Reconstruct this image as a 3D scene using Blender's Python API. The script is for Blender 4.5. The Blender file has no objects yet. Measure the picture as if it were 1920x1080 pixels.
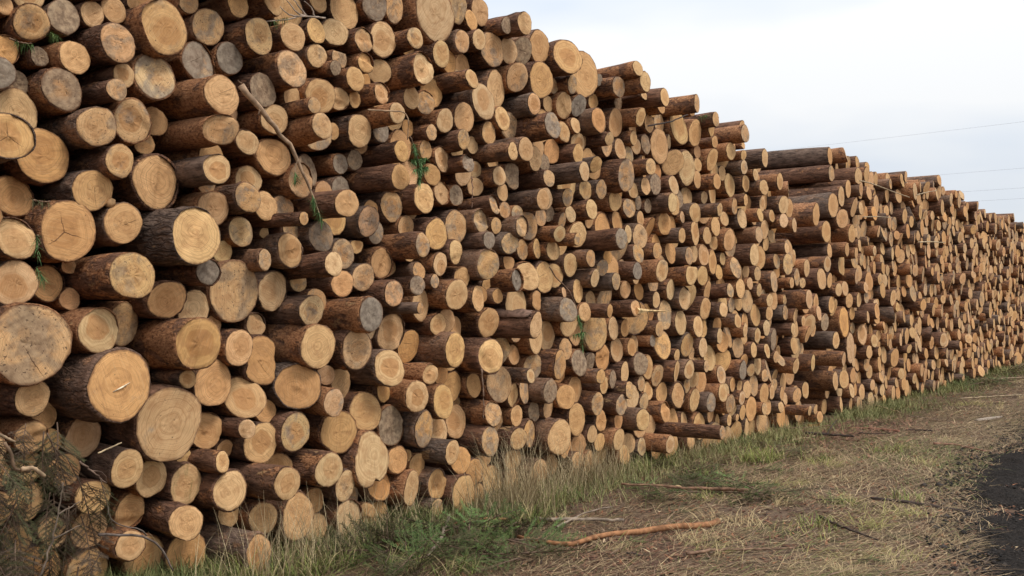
import bpy, math, random
import numpy as np

# ------------------------------------------------------------------ camera
SC = bpy.context.scene
COL = SC.collection
EYE = 1.6                                   # metres above the ground
PITCH = math.atan(55 / 1850.0)
FOC = 1850.0
cam_d = bpy.data.cameras.new('camera')
cam_d.sensor_width = 36.0
cam_d.lens = 36.0 * FOC / 1920.0
cam_d.clip_end = 3000.0
cam_d.clip_start = 0.05
cam = bpy.data.objects.new('camera', cam_d)
COL.objects.link(cam)
cam.location = (0, 0, EYE)
cam.rotation_euler = (math.pi / 2 + PITCH, 0, 0)
SC.camera = cam

# ------------------------------------------------------------------ sky
SUN_EL, SUN_AZ = math.radians(56), math.radians(128)     # azimuth clockwise from +Y
world = bpy.data.worlds.new('World')
SC.world = world
world.use_nodes = True
wt = world.node_tree
wt.nodes.clear()


def wn(kind, **kw):
    n = wt.nodes.new(kind)
    for k, v in kw.items():
        setattr(n, k, v)
    return n


w_out = wn('ShaderNodeOutputWorld')
w_bg = wn('ShaderNodeBackground')
w_bg.inputs['Strength'].default_value = 0.10
w_sky = wn('ShaderNodeTexSky', sky_type='NISHITA', sun_disc=False)
w_sky.sun_elevation = SUN_EL
w_sky.sun_rotation = SUN_AZ
w_sky.dust_density = 3.0
w_tc = wn('ShaderNodeTexCoord')
w_sep = wn('ShaderNodeSeparateXYZ')
wt.links.new(w_tc.outputs['Generated'], w_sep.inputs[0])
w_map = wn('ShaderNodeMapping')
w_map.inputs['Scale'].default_value = (1.0, 1.0, 3.2)
w_map.inputs['Location'].default_value = (0.31, 0.14, 0.55)
wt.links.new(w_tc.outputs['Generated'], w_map.inputs[0])
w_no = wn('ShaderNodeTexNoise')
w_no.inputs['Scale'].default_value = 2.5
w_no.inputs['Detail'].default_value = 4.0
w_no.inputs['Roughness'].default_value = 0.42
wt.links.new(w_map.outputs[0], w_no.inputs['Vector'])
w_rmp = wn('ShaderNodeValToRGB')
w_rmp.color_ramp.elements[0].position = 0.38
w_rmp.color_ramp.elements[0].color = (0.675, 0.77, 0.90, 1)
w_rmp.color_ramp.elements[1].position = 0.62
w_rmp.color_ramp.elements[1].color = (0.98, 0.99, 1.0, 1)
wt.links.new(w_no.outputs['Fac'], w_rmp.inputs['Fac'])
# an overcast dome: brighter towards the zenith
w_cl = wn('ShaderNodeMath', operation='MAXIMUM')
w_cl.inputs[1].default_value = 0.0
wt.links.new(w_sep.outputs['Z'], w_cl.inputs[0])
w_ma = wn('ShaderNodeMath', operation='MULTIPLY_ADD')
w_ma.inputs[1].default_value = 7.5
w_ma.inputs[2].default_value = 6.7
wt.links.new(w_cl.outputs[0], w_ma.inputs[0])
w_sc = wn('ShaderNodeVectorMath', operation='SCALE')
wt.links.new(w_rmp.outputs['Color'], w_sc.inputs[0])
wt.links.new(w_ma.outputs[0], w_sc.inputs['Scale'])
w_mix = wn('ShaderNodeMix', data_type='RGBA')
w_mix.inputs[0].default_value = 0.93
wt.links.new(w_sky.outputs[0], w_mix.inputs[6])
wt.links.new(w_sc.outputs[0], w_mix.inputs[7])
wt.links.new(w_mix.outputs[2], w_bg.inputs['Color'])
wt.links.new(w_bg.outputs[0], w_out.inputs[0])

# ------------------------------------------------------------------ sun behind thin cloud
sun_d = bpy.data.lights.new('sun', 'SUN')
sun_d.energy = 1.5
sun_d.angle = math.radians(18)
sun_d.color = (1.0, 0.96, 0.90)
sun = bpy.data.objects.new('sun', sun_d)
COL.objects.link(sun)
sun.rotation_euler = (math.pi / 2 - SUN_EL, 0, math.pi - SUN_AZ)
sun.location = (20, -20, 30)

SC.view_settings.view_transform = 'Standard'
SC.view_settings.look = 'None'
SC.view_settings.gamma = 1.0
SC.view_settings.exposure = 0.32
SC.view_settings.use_curve_mapping = False
SC.render.engine = 'CYCLES'
SC.cycles.use_denoising = True
SC.cycles.max_bounces = 6
SC.cycles.diffuse_bounces = 3
SC.cycles.glossy_bounces = 2
SC.cycles.transmission_bounces = 2
SC.cycles.transparent_max_bounces = 4

# ------------------------------------------------------------------ the place
TH = math.radians(37.5)
DX, DY = math.sin(TH), math.cos(TH)         # along the stacks
NX, NY = math.cos(TH), -math.sin(TH)        # out of the stacks towards the track
FACE = -5.40                                # the stack front, metres along N
YAW = math.pi / 2 - TH


def world_pt(u, p, z):
    """u along the stacks, p out of the stack front, z up"""
    return (u * DX + (FACE + p) * NX, u * DY + (FACE + p) * NY, z)


def _ray(x, y):
    rx, ru = (x - 960) / FOC, (540 - y) / FOC
    return rx, math.cos(PITCH) - math.sin(PITCH) * ru, math.sin(PITCH) + math.cos(PITCH) * ru


def rise(u):
    """the ground climbs gently along the far stack"""
    return 0.025 * np.clip(np.asarray(u, float) - 16.0, 0, 20)


def on_ground(x, y, z=0.0):
    a, b, c = _ray(x, y)
    h = 0.0
    for _ in range(12):
        t = (z + h - EYE) / c
        h = 0.5 * h + 0.5 * float(rise(a * t * DX + b * t * DY))
    return (a * t, b * t, z + h)


def on_front(x, y, p=0.0):
    a, b, c = _ray(x, y)
    t = (FACE + p) / (a * NX + b * NY)
    return (a * t, b * t, EYE + c * t)


def tag(o, label=None, cat=None, group=None, kind=None):
    if label: o['label'] = label
    if cat: o['category'] = cat
    if group: o['group'] = group
    if kind: o['kind'] = kind
    return o


def obj(name, mesh, parent=None):
    o = bpy.data.objects.new(name, mesh)
    COL.objects.link(o)
    if parent is not None:
        o.parent = parent
    return o


# ------------------------------------------------------------------ materials
class NT:
    def __init__(self, name):
        self.m = bpy.data.materials.new(name)
        self.m.use_nodes = True
        self.t = self.m.node_tree
        self.b = self.t.nodes['Principled BSDF']
        self.b.inputs['Specular IOR Level'].default_value = 0.2

    def n(self, kind, **kw):
        x = self.t.nodes.new(kind)
        for k, v in kw.items():
            setattr(x, k, v)
        return x

    def put(self, sock, v):
        if hasattr(v, 'is_linked'):
            self.t.links.new(v, sock)
        elif v is not None:
            sock.default_value = v

    def math(self, op, a, b=None, c=None, clamp=False):
        x = self.n('ShaderNodeMath', operation=op, use_clamp=clamp)
        for i, v in enumerate((a, b, c)):
            if v is not None:
                self.put(x.inputs[i], v)
        return x.outputs[0]

    def vec(self, op, a, b=None, scale=None):
        x = self.n('ShaderNodeVectorMath', operation=op)
        self.put(x.inputs[0], a)
        if b is not None: self.put(x.inputs[1], b)
        if scale is not None: self.put(x.inputs['Scale'], scale)
        return x.outputs['Value'] if op in ('LENGTH', 'DOT_PRODUCT') else x.outputs[0]

    def comb(self, x, y, z):
        c = self.n('ShaderNodeCombineXYZ')
        for i, v in enumerate((x, y, z)):
            self.put(c.inputs[i], v)
        return c.outputs[0]

    def sep(self, v):
        s = self.n('ShaderNodeSeparateXYZ')
        self.put(s.inputs[0], v)
        return s.outputs

    def noise(self, v, scale, detail=3.0, rough=0.5, dims='3D', w=None, dist=0.0):
        x = self.n('ShaderNodeTexNoise', noise_dimensions=dims)
        if v is not None: self.put(x.inputs['Vector'], v)
        if w is not None: self.put(x.inputs['W'], w)
        x.inputs['Scale'].default_value = scale
        x.inputs['Detail'].default_value = detail
        x.inputs['Roughness'].default_value = rough
        x.inputs['Distortion'].default_value = dist
        return x.outputs['Fac']

    def step(self, v, lo, hi, a=0.0, b=1.0):
        x = self.n('ShaderNodeMapRange', interpolation_type='SMOOTHSTEP')
        self.put(x.inputs[0], v)
        self.put(x.inputs[1], lo); self.put(x.inputs[2], hi)
        self.put(x.inputs[3], a); self.put(x.inputs[4], b)
        return x.outputs[0]

    def mix(self, f, a, b, mode='MIX'):
        x = self.n('ShaderNodeMix', data_type='RGBA', blend_type=mode)
        self.put(x.inputs[0], f)
        self.put(x.inputs[6], a); self.put(x.inputs[7], b)
        return x.outputs[2]

    def attr(self, name):
        x = self.n('ShaderNodeAttribute')
        x.attribute_name = name
        return x

    def bump(self, h, strength, dist):
        x = self.n('ShaderNodeBump')
        x.inputs['Strength'].default_value = strength
        x.inputs['Distance'].default_value = dist
        self.put(x.inputs['Height'], h)
        self.t.links.new(x.outputs[0], self.b.inputs['Normal'])

    def done(self, col, rough=0.85):
        self.put(self.b.inputs['Base Color'], col)
        self.put(self.b.inputs['Roughness'], rough)
        return self.m


def RGB(r, g, b):
    return (r, g, b, 1.0)


def make_end_material():
    """sawn wood: 'tone' rgb = wood colour, a = dirt; 'prm' r = seed, g = heart, b = crack, a = moss"""
    k = NT('sawn_pine_end')
    at = k.attr('tone'); pr = k.attr('prm')
    ps = k.sep(pr.outputs['Vector'])
    seed, heart, crack = ps[0], ps[1], ps[2]
    moss = pr.outputs['Alpha']
    uvn = k.n('ShaderNodeUVMap', uv_map='face')
    s = k.sep(uvn.outputs[0])
    v = k.comb(s[0], s[1], k.math('MULTIPLY', seed, 53.0))
    wob = k.math('MULTIPLY_ADD', k.noise(v, 1.6, 2.0), 0.34, -0.17)
    rad = k.math('ADD', k.vec('LENGTH', k.comb(s[0], s[1], 0.0)), wob)
    wseed = k.math('MULTIPLY_ADD', seed, 91.0, k.math('MULTIPLY', rad, 11.0))
    rings = k.noise(None, 1.0, 2.0, 0.7, '1D', w=wseed)
    fine = k.noise(None, 4.2, 1.0, 0.6, '1D', w=wseed)
    saw = k.noise(k.comb(k.math('MULTIPLY', s[0], 1.5), k.math('MULTIPLY', s[1], 26.0), k.math('MULTIPLY', seed, 31.0)), 1.0, 3.0, 0.6)
    blot = k.noise(v, 2.3, 4.0, 0.6)
    base = at.outputs['Color']
    # growth rings and heartwood
    ringf = k.math('ADD', k.step(rings, 0.42, 0.64, 0.0, 0.32), k.step(fine, 0.45, 0.68, 0.0, 0.28))
    c = k.mix(ringf, base, RGB(0.36, 0.18, 0.07))
    hf = k.math('MULTIPLY', k.step(rad, 0.50, 0.62, 1.0, 0.0), k.math('MULTIPLY', heart, 0.72))
    c = k.mix(hf, c, RGB(0.50, 0.235, 0.085))
    c = k.mix(k.step(saw, 0.52, 0.70, 0.0, 0.44), c, RGB(0.33, 0.175, 0.085))
    c = k.mix(k.step(saw, 0.28, 0.46, 0.22, 0.0), c, RGB(0.72, 0.55, 0.32))
    c = k.mix(k.step(blot, 0.46, 0.66, 0.0, 0.46), c, RGB(0.42, 0.205, 0.085))
    # ground-in dirt and weathering
    dirt = at.outputs['Alpha']
    big = k.noise(k.vec('ADD', v, (3.1, 8.7, 2.0)), 1.15, 5.0, 0.62, dist=0.4)
    lo = k.math('SUBTRACT', 0.80, k.math('MULTIPLY', dirt, 0.66))
    dm = k.math('MULTIPLY', k.step(big, k.math('SUBTRACT', lo, 0.07), k.math('ADD', lo, 0.10)), k.math('MULTIPLY_ADD', dirt, 0.38, 0.50))
    gn = k.step(k.noise(v, 3.6, 4.0, 0.6), 0.34, 0.68)
    grey = k.mix(k.step(seed, 0.66, 0.72), k.mix(gn, RGB(0.155, 0.110, 0.078), RGB(0.44, 0.315, 0.20)), k.mix(gn, RGB(0.165, 0.135, 0.108), RGB(0.34, 0.28, 0.215)))
    c = k.mix(dm, c, grey)
    spk = k.noise(v, 9.5, 4.0, 0.72)
    lo2 = k.math('SUBTRACT', 0.72, k.math('MULTIPLY', k.math('MULTIPLY', dirt, k.math('SUBTRACT', 1.0, dirt)), 0.50))
    sp = k.math('MULTIPLY', k.step(spk, lo2, k.math('ADD', lo2, 0.05)), 0.85)
    c = k.mix(sp, c, RGB(0.09, 0.055, 0.036))
    # drying cracks running out from the pith
    ang = k.math('ARCTAN2', s[1], s[0])
    tri = k.math('PINGPONG', k.math('ADD', ang, k.math('MULTIPLY_ADD', k.noise(v, 3.0), 0.5, 3.0)), 1.047)
    cd = k.math('MULTIPLY', tri, rad)
    cm = k.math('MULTIPLY', k.step(cd, 0.004, 0.022, 1.0, 0.0), k.step(rad, 0.3, 0.85, 1.0, 0.0))
    cm = k.math('MULTIPLY', cm, k.step(crack, 0.6, 0.7))
    ln = k.math('ABSOLUTE', k.math('ADD', s[1], k.math('MULTIPLY_ADD', k.noise(v, 4.0), 0.10, -0.12)))
    cl = k.math('MULTIPLY', k.step(ln, 0.004, 0.018, 1.0, 0.0), k.step(k.math('ABSOLUTE', k.math('ADD', s[0], 0.25)), 0.15, 0.6, 1.0, 0.0))
    cl = k.math('MULTIPLY', cl, k.math('MULTIPLY', k.step(crack, 0.2, 0.3), k.step(crack, 0.6, 0.7, 1.0, 0.0)))
    cr = k.math('MAXIMUM', cm, cl)
    c = k.mix(k.math('MULTIPLY', cr, 0.75), c, RGB(0.10, 0.05, 0.025))
    # moss
    mm = k.math('MULTIPLY', k.step(k.noise(k.comb(k.math('MULTIPLY', s[0], 3.0), s[1], seed), 1.3, 6.0, 0.7), 0.52, 0.75), k.math('MULTIPLY', moss, 0.7))
    c = k.mix(mm, c, RGB(0.16, 0.145, 0.05))
    # brown inner bark round the rim
    uvl = k.n('ShaderNodeUVMap', uv_map='rim')
    e = k.sep(uvl.outputs[0])[0]
    edge = k.step(k.math('MULTIPLY_ADD', k.noise(v, 7.0), 0.12, e), 0.985, 1.06)
    c = k.mix(k.math('MULTIPLY', edge, 0.75), c, RGB(0.17, 0.08, 0.04))
    k.bump(k.math('ADD', k.math('MULTIPLY', saw, 0.6), k.math('SUBTRACT', k.math('MULTIPLY', spk, 0.5), k.math('MULTIPLY', cr, 1.5))), 0.45, 0.006)
    return k.done(c, 0.82)


def make_bark_material():
    """pine bark: 'bk' r = seed, g = flaky orange, b = weathered grey"""
    k = NT('pine_bark')
    bs = k.sep(k.attr('bk').outputs['Vector'])
    seed, flaky, greyness = bs[0], bs[1], bs[2]
    s = k.sep(k.n('ShaderNodeUVMap', uv_map='face').outputs[0])
    zs = k.math('MULTIPLY', seed, 71.0)
    v = k.comb(s[0], k.math('MULTIPLY', s[1], 0.22), zs)
    v2 = k.comb(s[0], k.math('MULTIPLY', s[1], 0.55), zs)
    warp = k.vec('ADD', v, k.comb(k.math('MULTIPLY_ADD', k.noise(v2, 26.0, 3.0), 0.05, -0.025), k.math('MULTIPLY_ADD', k.noise(v2, 18.0, 3.0), 0.05, -0.025), 0.0))
    vo = k.n('ShaderNodeTexVoronoi', feature='DISTANCE_TO_EDGE')
    k.put(vo.inputs['Vector'], warp); vo.inputs['Scale'].default_value = 36.0
    plated = k.math('MULTIPLY', k.step(k.noise(v2, 3.0, 2.0), 0.38, 0.62), k.math('SUBTRACT', 1.0, k.math('MULTIPLY', flaky, 0.8)))
    groove = k.math('SUBTRACT', 1.0, k.math('MULTIPLY', k.step(vo.outputs['Distance'], 0.0, 0.26, 1.0, 0.0), plated))
    n1 = k.noise(v2, 9.0, 6.0, 0.7)
    n2 = k.noise(v, 30.0, 6.0, 0.75)
    n3 = k.noise(v2, 70.0, 4.0, 0.7)
    c = k.mix(k.step(n2, 0.3, 0.7), RGB(0.058, 0.027, 0.016), RGB(0.300, 0.148, 0.086))
    lo = k.math('SUBTRACT', 0.66, k.math('MULTIPLY', flaky, 0.32))
    fm = k.step(n1, lo, k.math('ADD', lo, 0.07))
    c = k.mix(k.math('MULTIPLY', fm, 0.85), c, k.mix(k.step(n3, 0.3, 0.7), RGB(0.215, 0.080, 0.032), RGB(0.62, 0.300, 0.135)))
    c = k.mix(k.math('MULTIPLY', greyness, 0.7), c, k.mix(k.step(n2, 0.3, 0.7), RGB(0.070, 0.053, 0.044), RGB(0.27, 0.215, 0.170)))
    bare = k.math('MULTIPLY', k.step(k.noise(v2, 6.0, 5.0, 0.65), 0.64, 0.68), k.step(seed, 0.45, 0.55))
    c = k.mix(k.math('MULTIPLY', bare, 0.85), c, k.mix(n3, RGB(0.36, 0.19, 0.085), RGB(0.62, 0.40, 0.20)))
    c = k.mix(k.step(n3, 0.30, 0.44, 0.60, 0.0), c, RGB(0.034, 0.018, 0.013))
    c = k.mix(k.math('MULTIPLY', k.math('SUBTRACT', 1.0, groove), 0.6), c, RGB(0.030, 0.019, 0.015))
    k.bump(k.math('ADD', k.math('MULTIPLY', groove, 0.8), k.math('ADD', n2, k.math('ADD', k.math('MULTIPLY', n3, 0.5), k.math('MULTIPLY', fm, -0.5)))), 0.9, 0.018)
    return k.done(c, 0.9)


def attr_material(name, rough=0.8, var=0.25, scale=40.0):
    k = NT(name)
    c = k.attr('tint').outputs['Color']
    g = k.n('ShaderNodeNewGeometry').outputs['Position']
    d = k.step(k.noise(g, scale, 2.0), 0.3, 0.7, 1.0 - var, 1.0 + var)
    return k.done(k.vec('SCALE', c, scale=d), rough)


def make_ground_material():
    k = NT('forest_litter_ground')
    g = k.n('ShaderNodeNewGeometry').outputs['Position']
    st = k.n('ShaderNodeMapping')
    st.inputs['Rotation'].default_value = (0, 0, -YAW)
    k.put(st.inputs[0], g)
    sv = k.vec('MULTIPLY', st.outputs[0], (0.25, 1.0, 1.0))
    a = k.noise(g, 0.9, 5.0, 0.6)
    b = k.noise(sv, 26.0, 5.0, 0.7)
    d = k.noise(g, 60.0, 3.0, 0.7)
    c = k.mix(b, RGB(0.075, 0.046, 0.033), RGB(0.225, 0.150, 0.095))
    c = k.mix(k.step(a, 0.42, 0.62, 0.0, 0.6), c, k.mix(b, RGB(0.10, 0.052, 0.032), RGB(0.20, 0.115, 0.07)))
    c = k.mix(k.step(k.noise(g, 1.7, 4.0), 0.54, 0.66, 0.0, 0.55), c, k.mix(d, RGB(0.035, 0.042, 0.016), RGB(0.10, 0.11, 0.04)))
    c = k.mix(k.step(d, 0.62, 0.75, 0.0, 0.6), c, RGB(0.03, 0.022, 0.017))
    k.bump(k.math('ADD', b, d), 0.8, 0.02)
    return k.done(c, 0.95)


def make_track_material():
    k = NT('wet_gravel_mud')
    g = k.n('ShaderNodeNewGeometry').outputs['Position']
    a = k.noise(g, 3.0, 4.0, 0.6)
    d = k.noise(g, 45.0, 4.0, 0.75)
    vo = k.n('ShaderNodeTexVoronoi')
    k.put(vo.inputs['Vector'], g); vo.inputs['Scale'].default_value = 42.0
    c = k.mix(k.step(d, 0.34, 0.66), RGB(0.008, 0.007, 0.006), RGB(0.045, 0.037, 0.032))
    c = k.mix(k.step(a, 0.45, 0.66, 0.0, 0.5), c, RGB(0.038, 0.030, 0.025))
    c = k.mix(k.step(vo.outputs['Distance'], 0.12, 0.2, 0.35, 0.0), c, RGB(0.07, 0.063, 0.058))
    k.bump(k.math('ADD', d, k.math('MULTIPLY', vo.outputs['Distance'], 0.8)), 0.9, 0.025)
    k.b.inputs['Specular IOR Level'].default_value = 0.08
    return k.done(c, 0.95)


M_END = make_end_material()
M_BARK = make_bark_material()
M_GROUND = make_ground_material()
M_TRACK = make_track_material()
M_BLADE = attr_material('grass_blade', 0.75)
M_NEEDLE = attr_material('conifer_needle', 0.7)
M_STICK = attr_material('stick_bark', 0.85, 0.38, 22.0)
M_CHIP = attr_material('bark_chip', 0.9, 0.35, 60.0)

# ------------------------------------------------------------------ ground and track
RN = np.random.default_rng(7)


def fnoise(x, y, seed=0):
    """smooth value, roughly -1 to 1"""
    s = 0.0
    rr = np.random.default_rng(100 + seed)
    for i in range(7):
        a = rr.uniform(0, 2 * math.pi); f = 0.5 * 1.75 ** i * rr.uniform(0.8, 1.2)
        s = s + np.sin((x * math.cos(a) + y * math.sin(a)) * f + rr.uniform(0, 6.28)) / (1.35 ** i)
    return s / 2.6


EDGE_U = [-60, 2, 4.5, 6.7, 8.8, 10.5, 13.3, 16, 24, 60, 200]
EDGE_P = [5.5, 5.2, 4.52, 3.90, 3.36, 2.97, 2.70, 2.46, 2.25, 2.2, 2.2]


def track_edge(u):
    """metres from the stack front to the near edge of the track"""
    return np.interp(u, EDGE_U, EDGE_P) + 0.10 * fnoise(u * 1.6, u * 0 + 3.0, 5) + 0.07 * fnoise(u * 7.0, u * 0 + 1.0, 6)


def ground_z(x, y):
    p = x * NX + y * NY - FACE
    u = x * DX + y * DY
    z = (0.034 * fnoise(x * 1.1, y * 1.1, 1) + 0.016 * fnoise(x * 5, y * 5, 2)) * np.clip((p + 0.6) / 0.8, 0.3, 1)
    z = z + 0.05 * np.exp(-((p - 2.0) / 0.6) ** 2) - 0.03
    lift = np.clip(1 - np.hypot(x, y) / 60.0, 0, 1)
    z = z * lift + rise(u)
    z = z - 0.05 * np.clip((p - track_edge(u) + 0.3) / 0.4, 0, 1) * (p < 9)
    return z


def sheet(name, us, ps, zf, mat):
    U, P = np.meshgrid(us, ps, indexing='ij')
    X = U * DX + (FACE + P) * NX; Y = U * DY + (FACE + P) * NY
    Z = zf(X, Y, U, P)
    nu, npp = U.shape
    idx = np.arange(nu * npp).reshape(nu, npp)
    q = np.stack([idx[:-1, :-1], idx[:-1, 1:], idx[1:, 1:], idx[1:, :-1]], -1).reshape(-1, 4)
    me = bpy.data.meshes.new(name)
    me.from_pydata(np.stack([X, Y, Z], -1).reshape(-1, 3).tolist(), [], q[:, ::-1].tolist())
    me.materials.append(mat)
    me.polygons.foreach_set('use_smooth', [True] * len(me.polygons))
    me.update()
    return obj(name, me)


us = np.unique(np.concatenate([np.linspace(-400, -8, 30), np.linspace(-8, 1, 60), np.linspace(1, 16, 320), np.linspace(16, 45, 150), np.linspace(45, 600, 40)]))
ps = np.unique(np.concatenate([np.linspace(-400, -6, 30), np.linspace(-6, -0.6, 20), np.linspace(-0.6, 4.6, 130), np.linspace(4.6, 10.5, 30), np.linspace(10.5, 400, 30)]))
g = sheet('ground', us, ps, lambda X, Y, U, P: ground_z(X, Y), M_GROUND)
tag(g, 'littered brown ground of straw, needles and bark beside the log stacks', 'ground', kind='structure')

us = np.concatenate([np.linspace(-60, -2, 40), np.linspace(-2, 16, 360)[1:], np.linspace(16, 120, 120)[1:]])
vs = np.unique(np.concatenate([np.linspace(0, 0.5, 16), np.linspace(0.5, 2.6, 44), np.linspace(2.6, 5.2, 12)]))


def track_sheet():
    U, V = np.meshgrid(us, vs, indexing='ij')
    P = track_edge(U) + V
    X = U * DX + (FACE + P) * NX; Y = U * DY + (FACE + P) * NY
    Z = ground_z(X, Y) + 0.004
    fade = np.clip(V / 0.25, 0, 1) * np.clip((5.2 - V) / 0.4, 0, 1)
    Z = Z + fade * (0.024 + 0.034 * fnoise(X * 4.5, Y * 4.5, 8) + 0.030 * fnoise(X * 12, Y * 12, 9))
    Z = np.where((V <= 0) | (V >= 5.2), ground_z(X, Y) - 0.02, Z)
    nu, nv = U.shape
    idx = np.arange(nu * nv).reshape(nu, nv)
    q = np.stack([idx[:-1, :-1], idx[1:, :-1], idx[1:, 1:], idx[:-1, 1:]], -1).reshape(-1, 4)
    me = bpy.data.meshes.new('track')
    me.from_pydata(np.stack([X, Y, Z], -1).reshape(-1, 3).tolist(), [], q.tolist())
    me.materials.append(M_TRACK)
    me.polygons.foreach_set('use_smooth', [True] * len(me.polygons))
    return obj('track', me)


tag(track_sheet(), 'dark churned mud and gravel track in the lower right corner', 'track', kind='structure')

# ------------------------------------------------------------------ logs
TONE = {'p': (0.830, 0.520, 0.250), 't': (0.800, 0.470, 0.215), 'o': (0.775, 0.420, 0.175),
        'm': (0.770, 0.468, 0.222), 'g': (0.600, 0.395, 0.225)}
DIRT = {'p': (0.03, 0.18), 't': (0.06, 0.24), 'o': (0.05, 0.22), 'm': (0.33, 0.50), 'g': (0.58, 0.80)}
RING = [1.0, 0.88, 0.72, 0.54, 0.34, 0.14]


def outline(rng, seg, shape):
    th = np.arange(seg) / seg * 2 * math.pi
    R = np.ones(seg)
    for kk, am in ((2, 0.075), (3, 0.036), (4, 0.018), (5, 0.012), (7, 0.008)):
        R += am * rng.uniform(0.2, 1.0) * np.cos(kk * th + rng.uniform(0, 6.28))
    R += rng.normal(0, 0.008, seg)
    R *= 1.03 / R.mean()
    if shape == 'lobed':
        R += 0.07 * np.cos(3 * th + 0.4) - 0.22 * np.exp(-((np.abs(th - 4.95)) / 0.16) ** 2) - 0.12 * np.exp(-((np.abs(th - 2.6)) / 0.2) ** 2)
    elif shape == 'ragged':
        d = np.cos(th)
        R = np.where(d > 0.35, np.minimum(R, 0.66 / np.maximum(d, 0.3)) + rng.uniform(-0.05, 0.05, seg), R)
        R = np.where((th > 2.6) & (th < 3.4), R * 0.86, R)
    elif shape == 'point':
        R += 0.13 * np.exp(-((th - 4.9) / 0.22) ** 2) - 0.06 * np.abs(np.cos(th)) ** 2
    elif shape == 'lens':
        R += 0.10 * np.abs(np.sin(th)) ** 3 - 0.10 * np.abs(np.cos(th)) ** 4
    elif shape == 'flat':
        d = np.sin(th)
        R = np.where(d > 0.3, np.minimum(R, 0.55 / np.maximum(d, 0.3)), R)
    elif shape == 'rough':
        R += rng.normal(0, 0.025, seg)
    return R / max(1.0, R.max() / 1.085)


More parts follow.
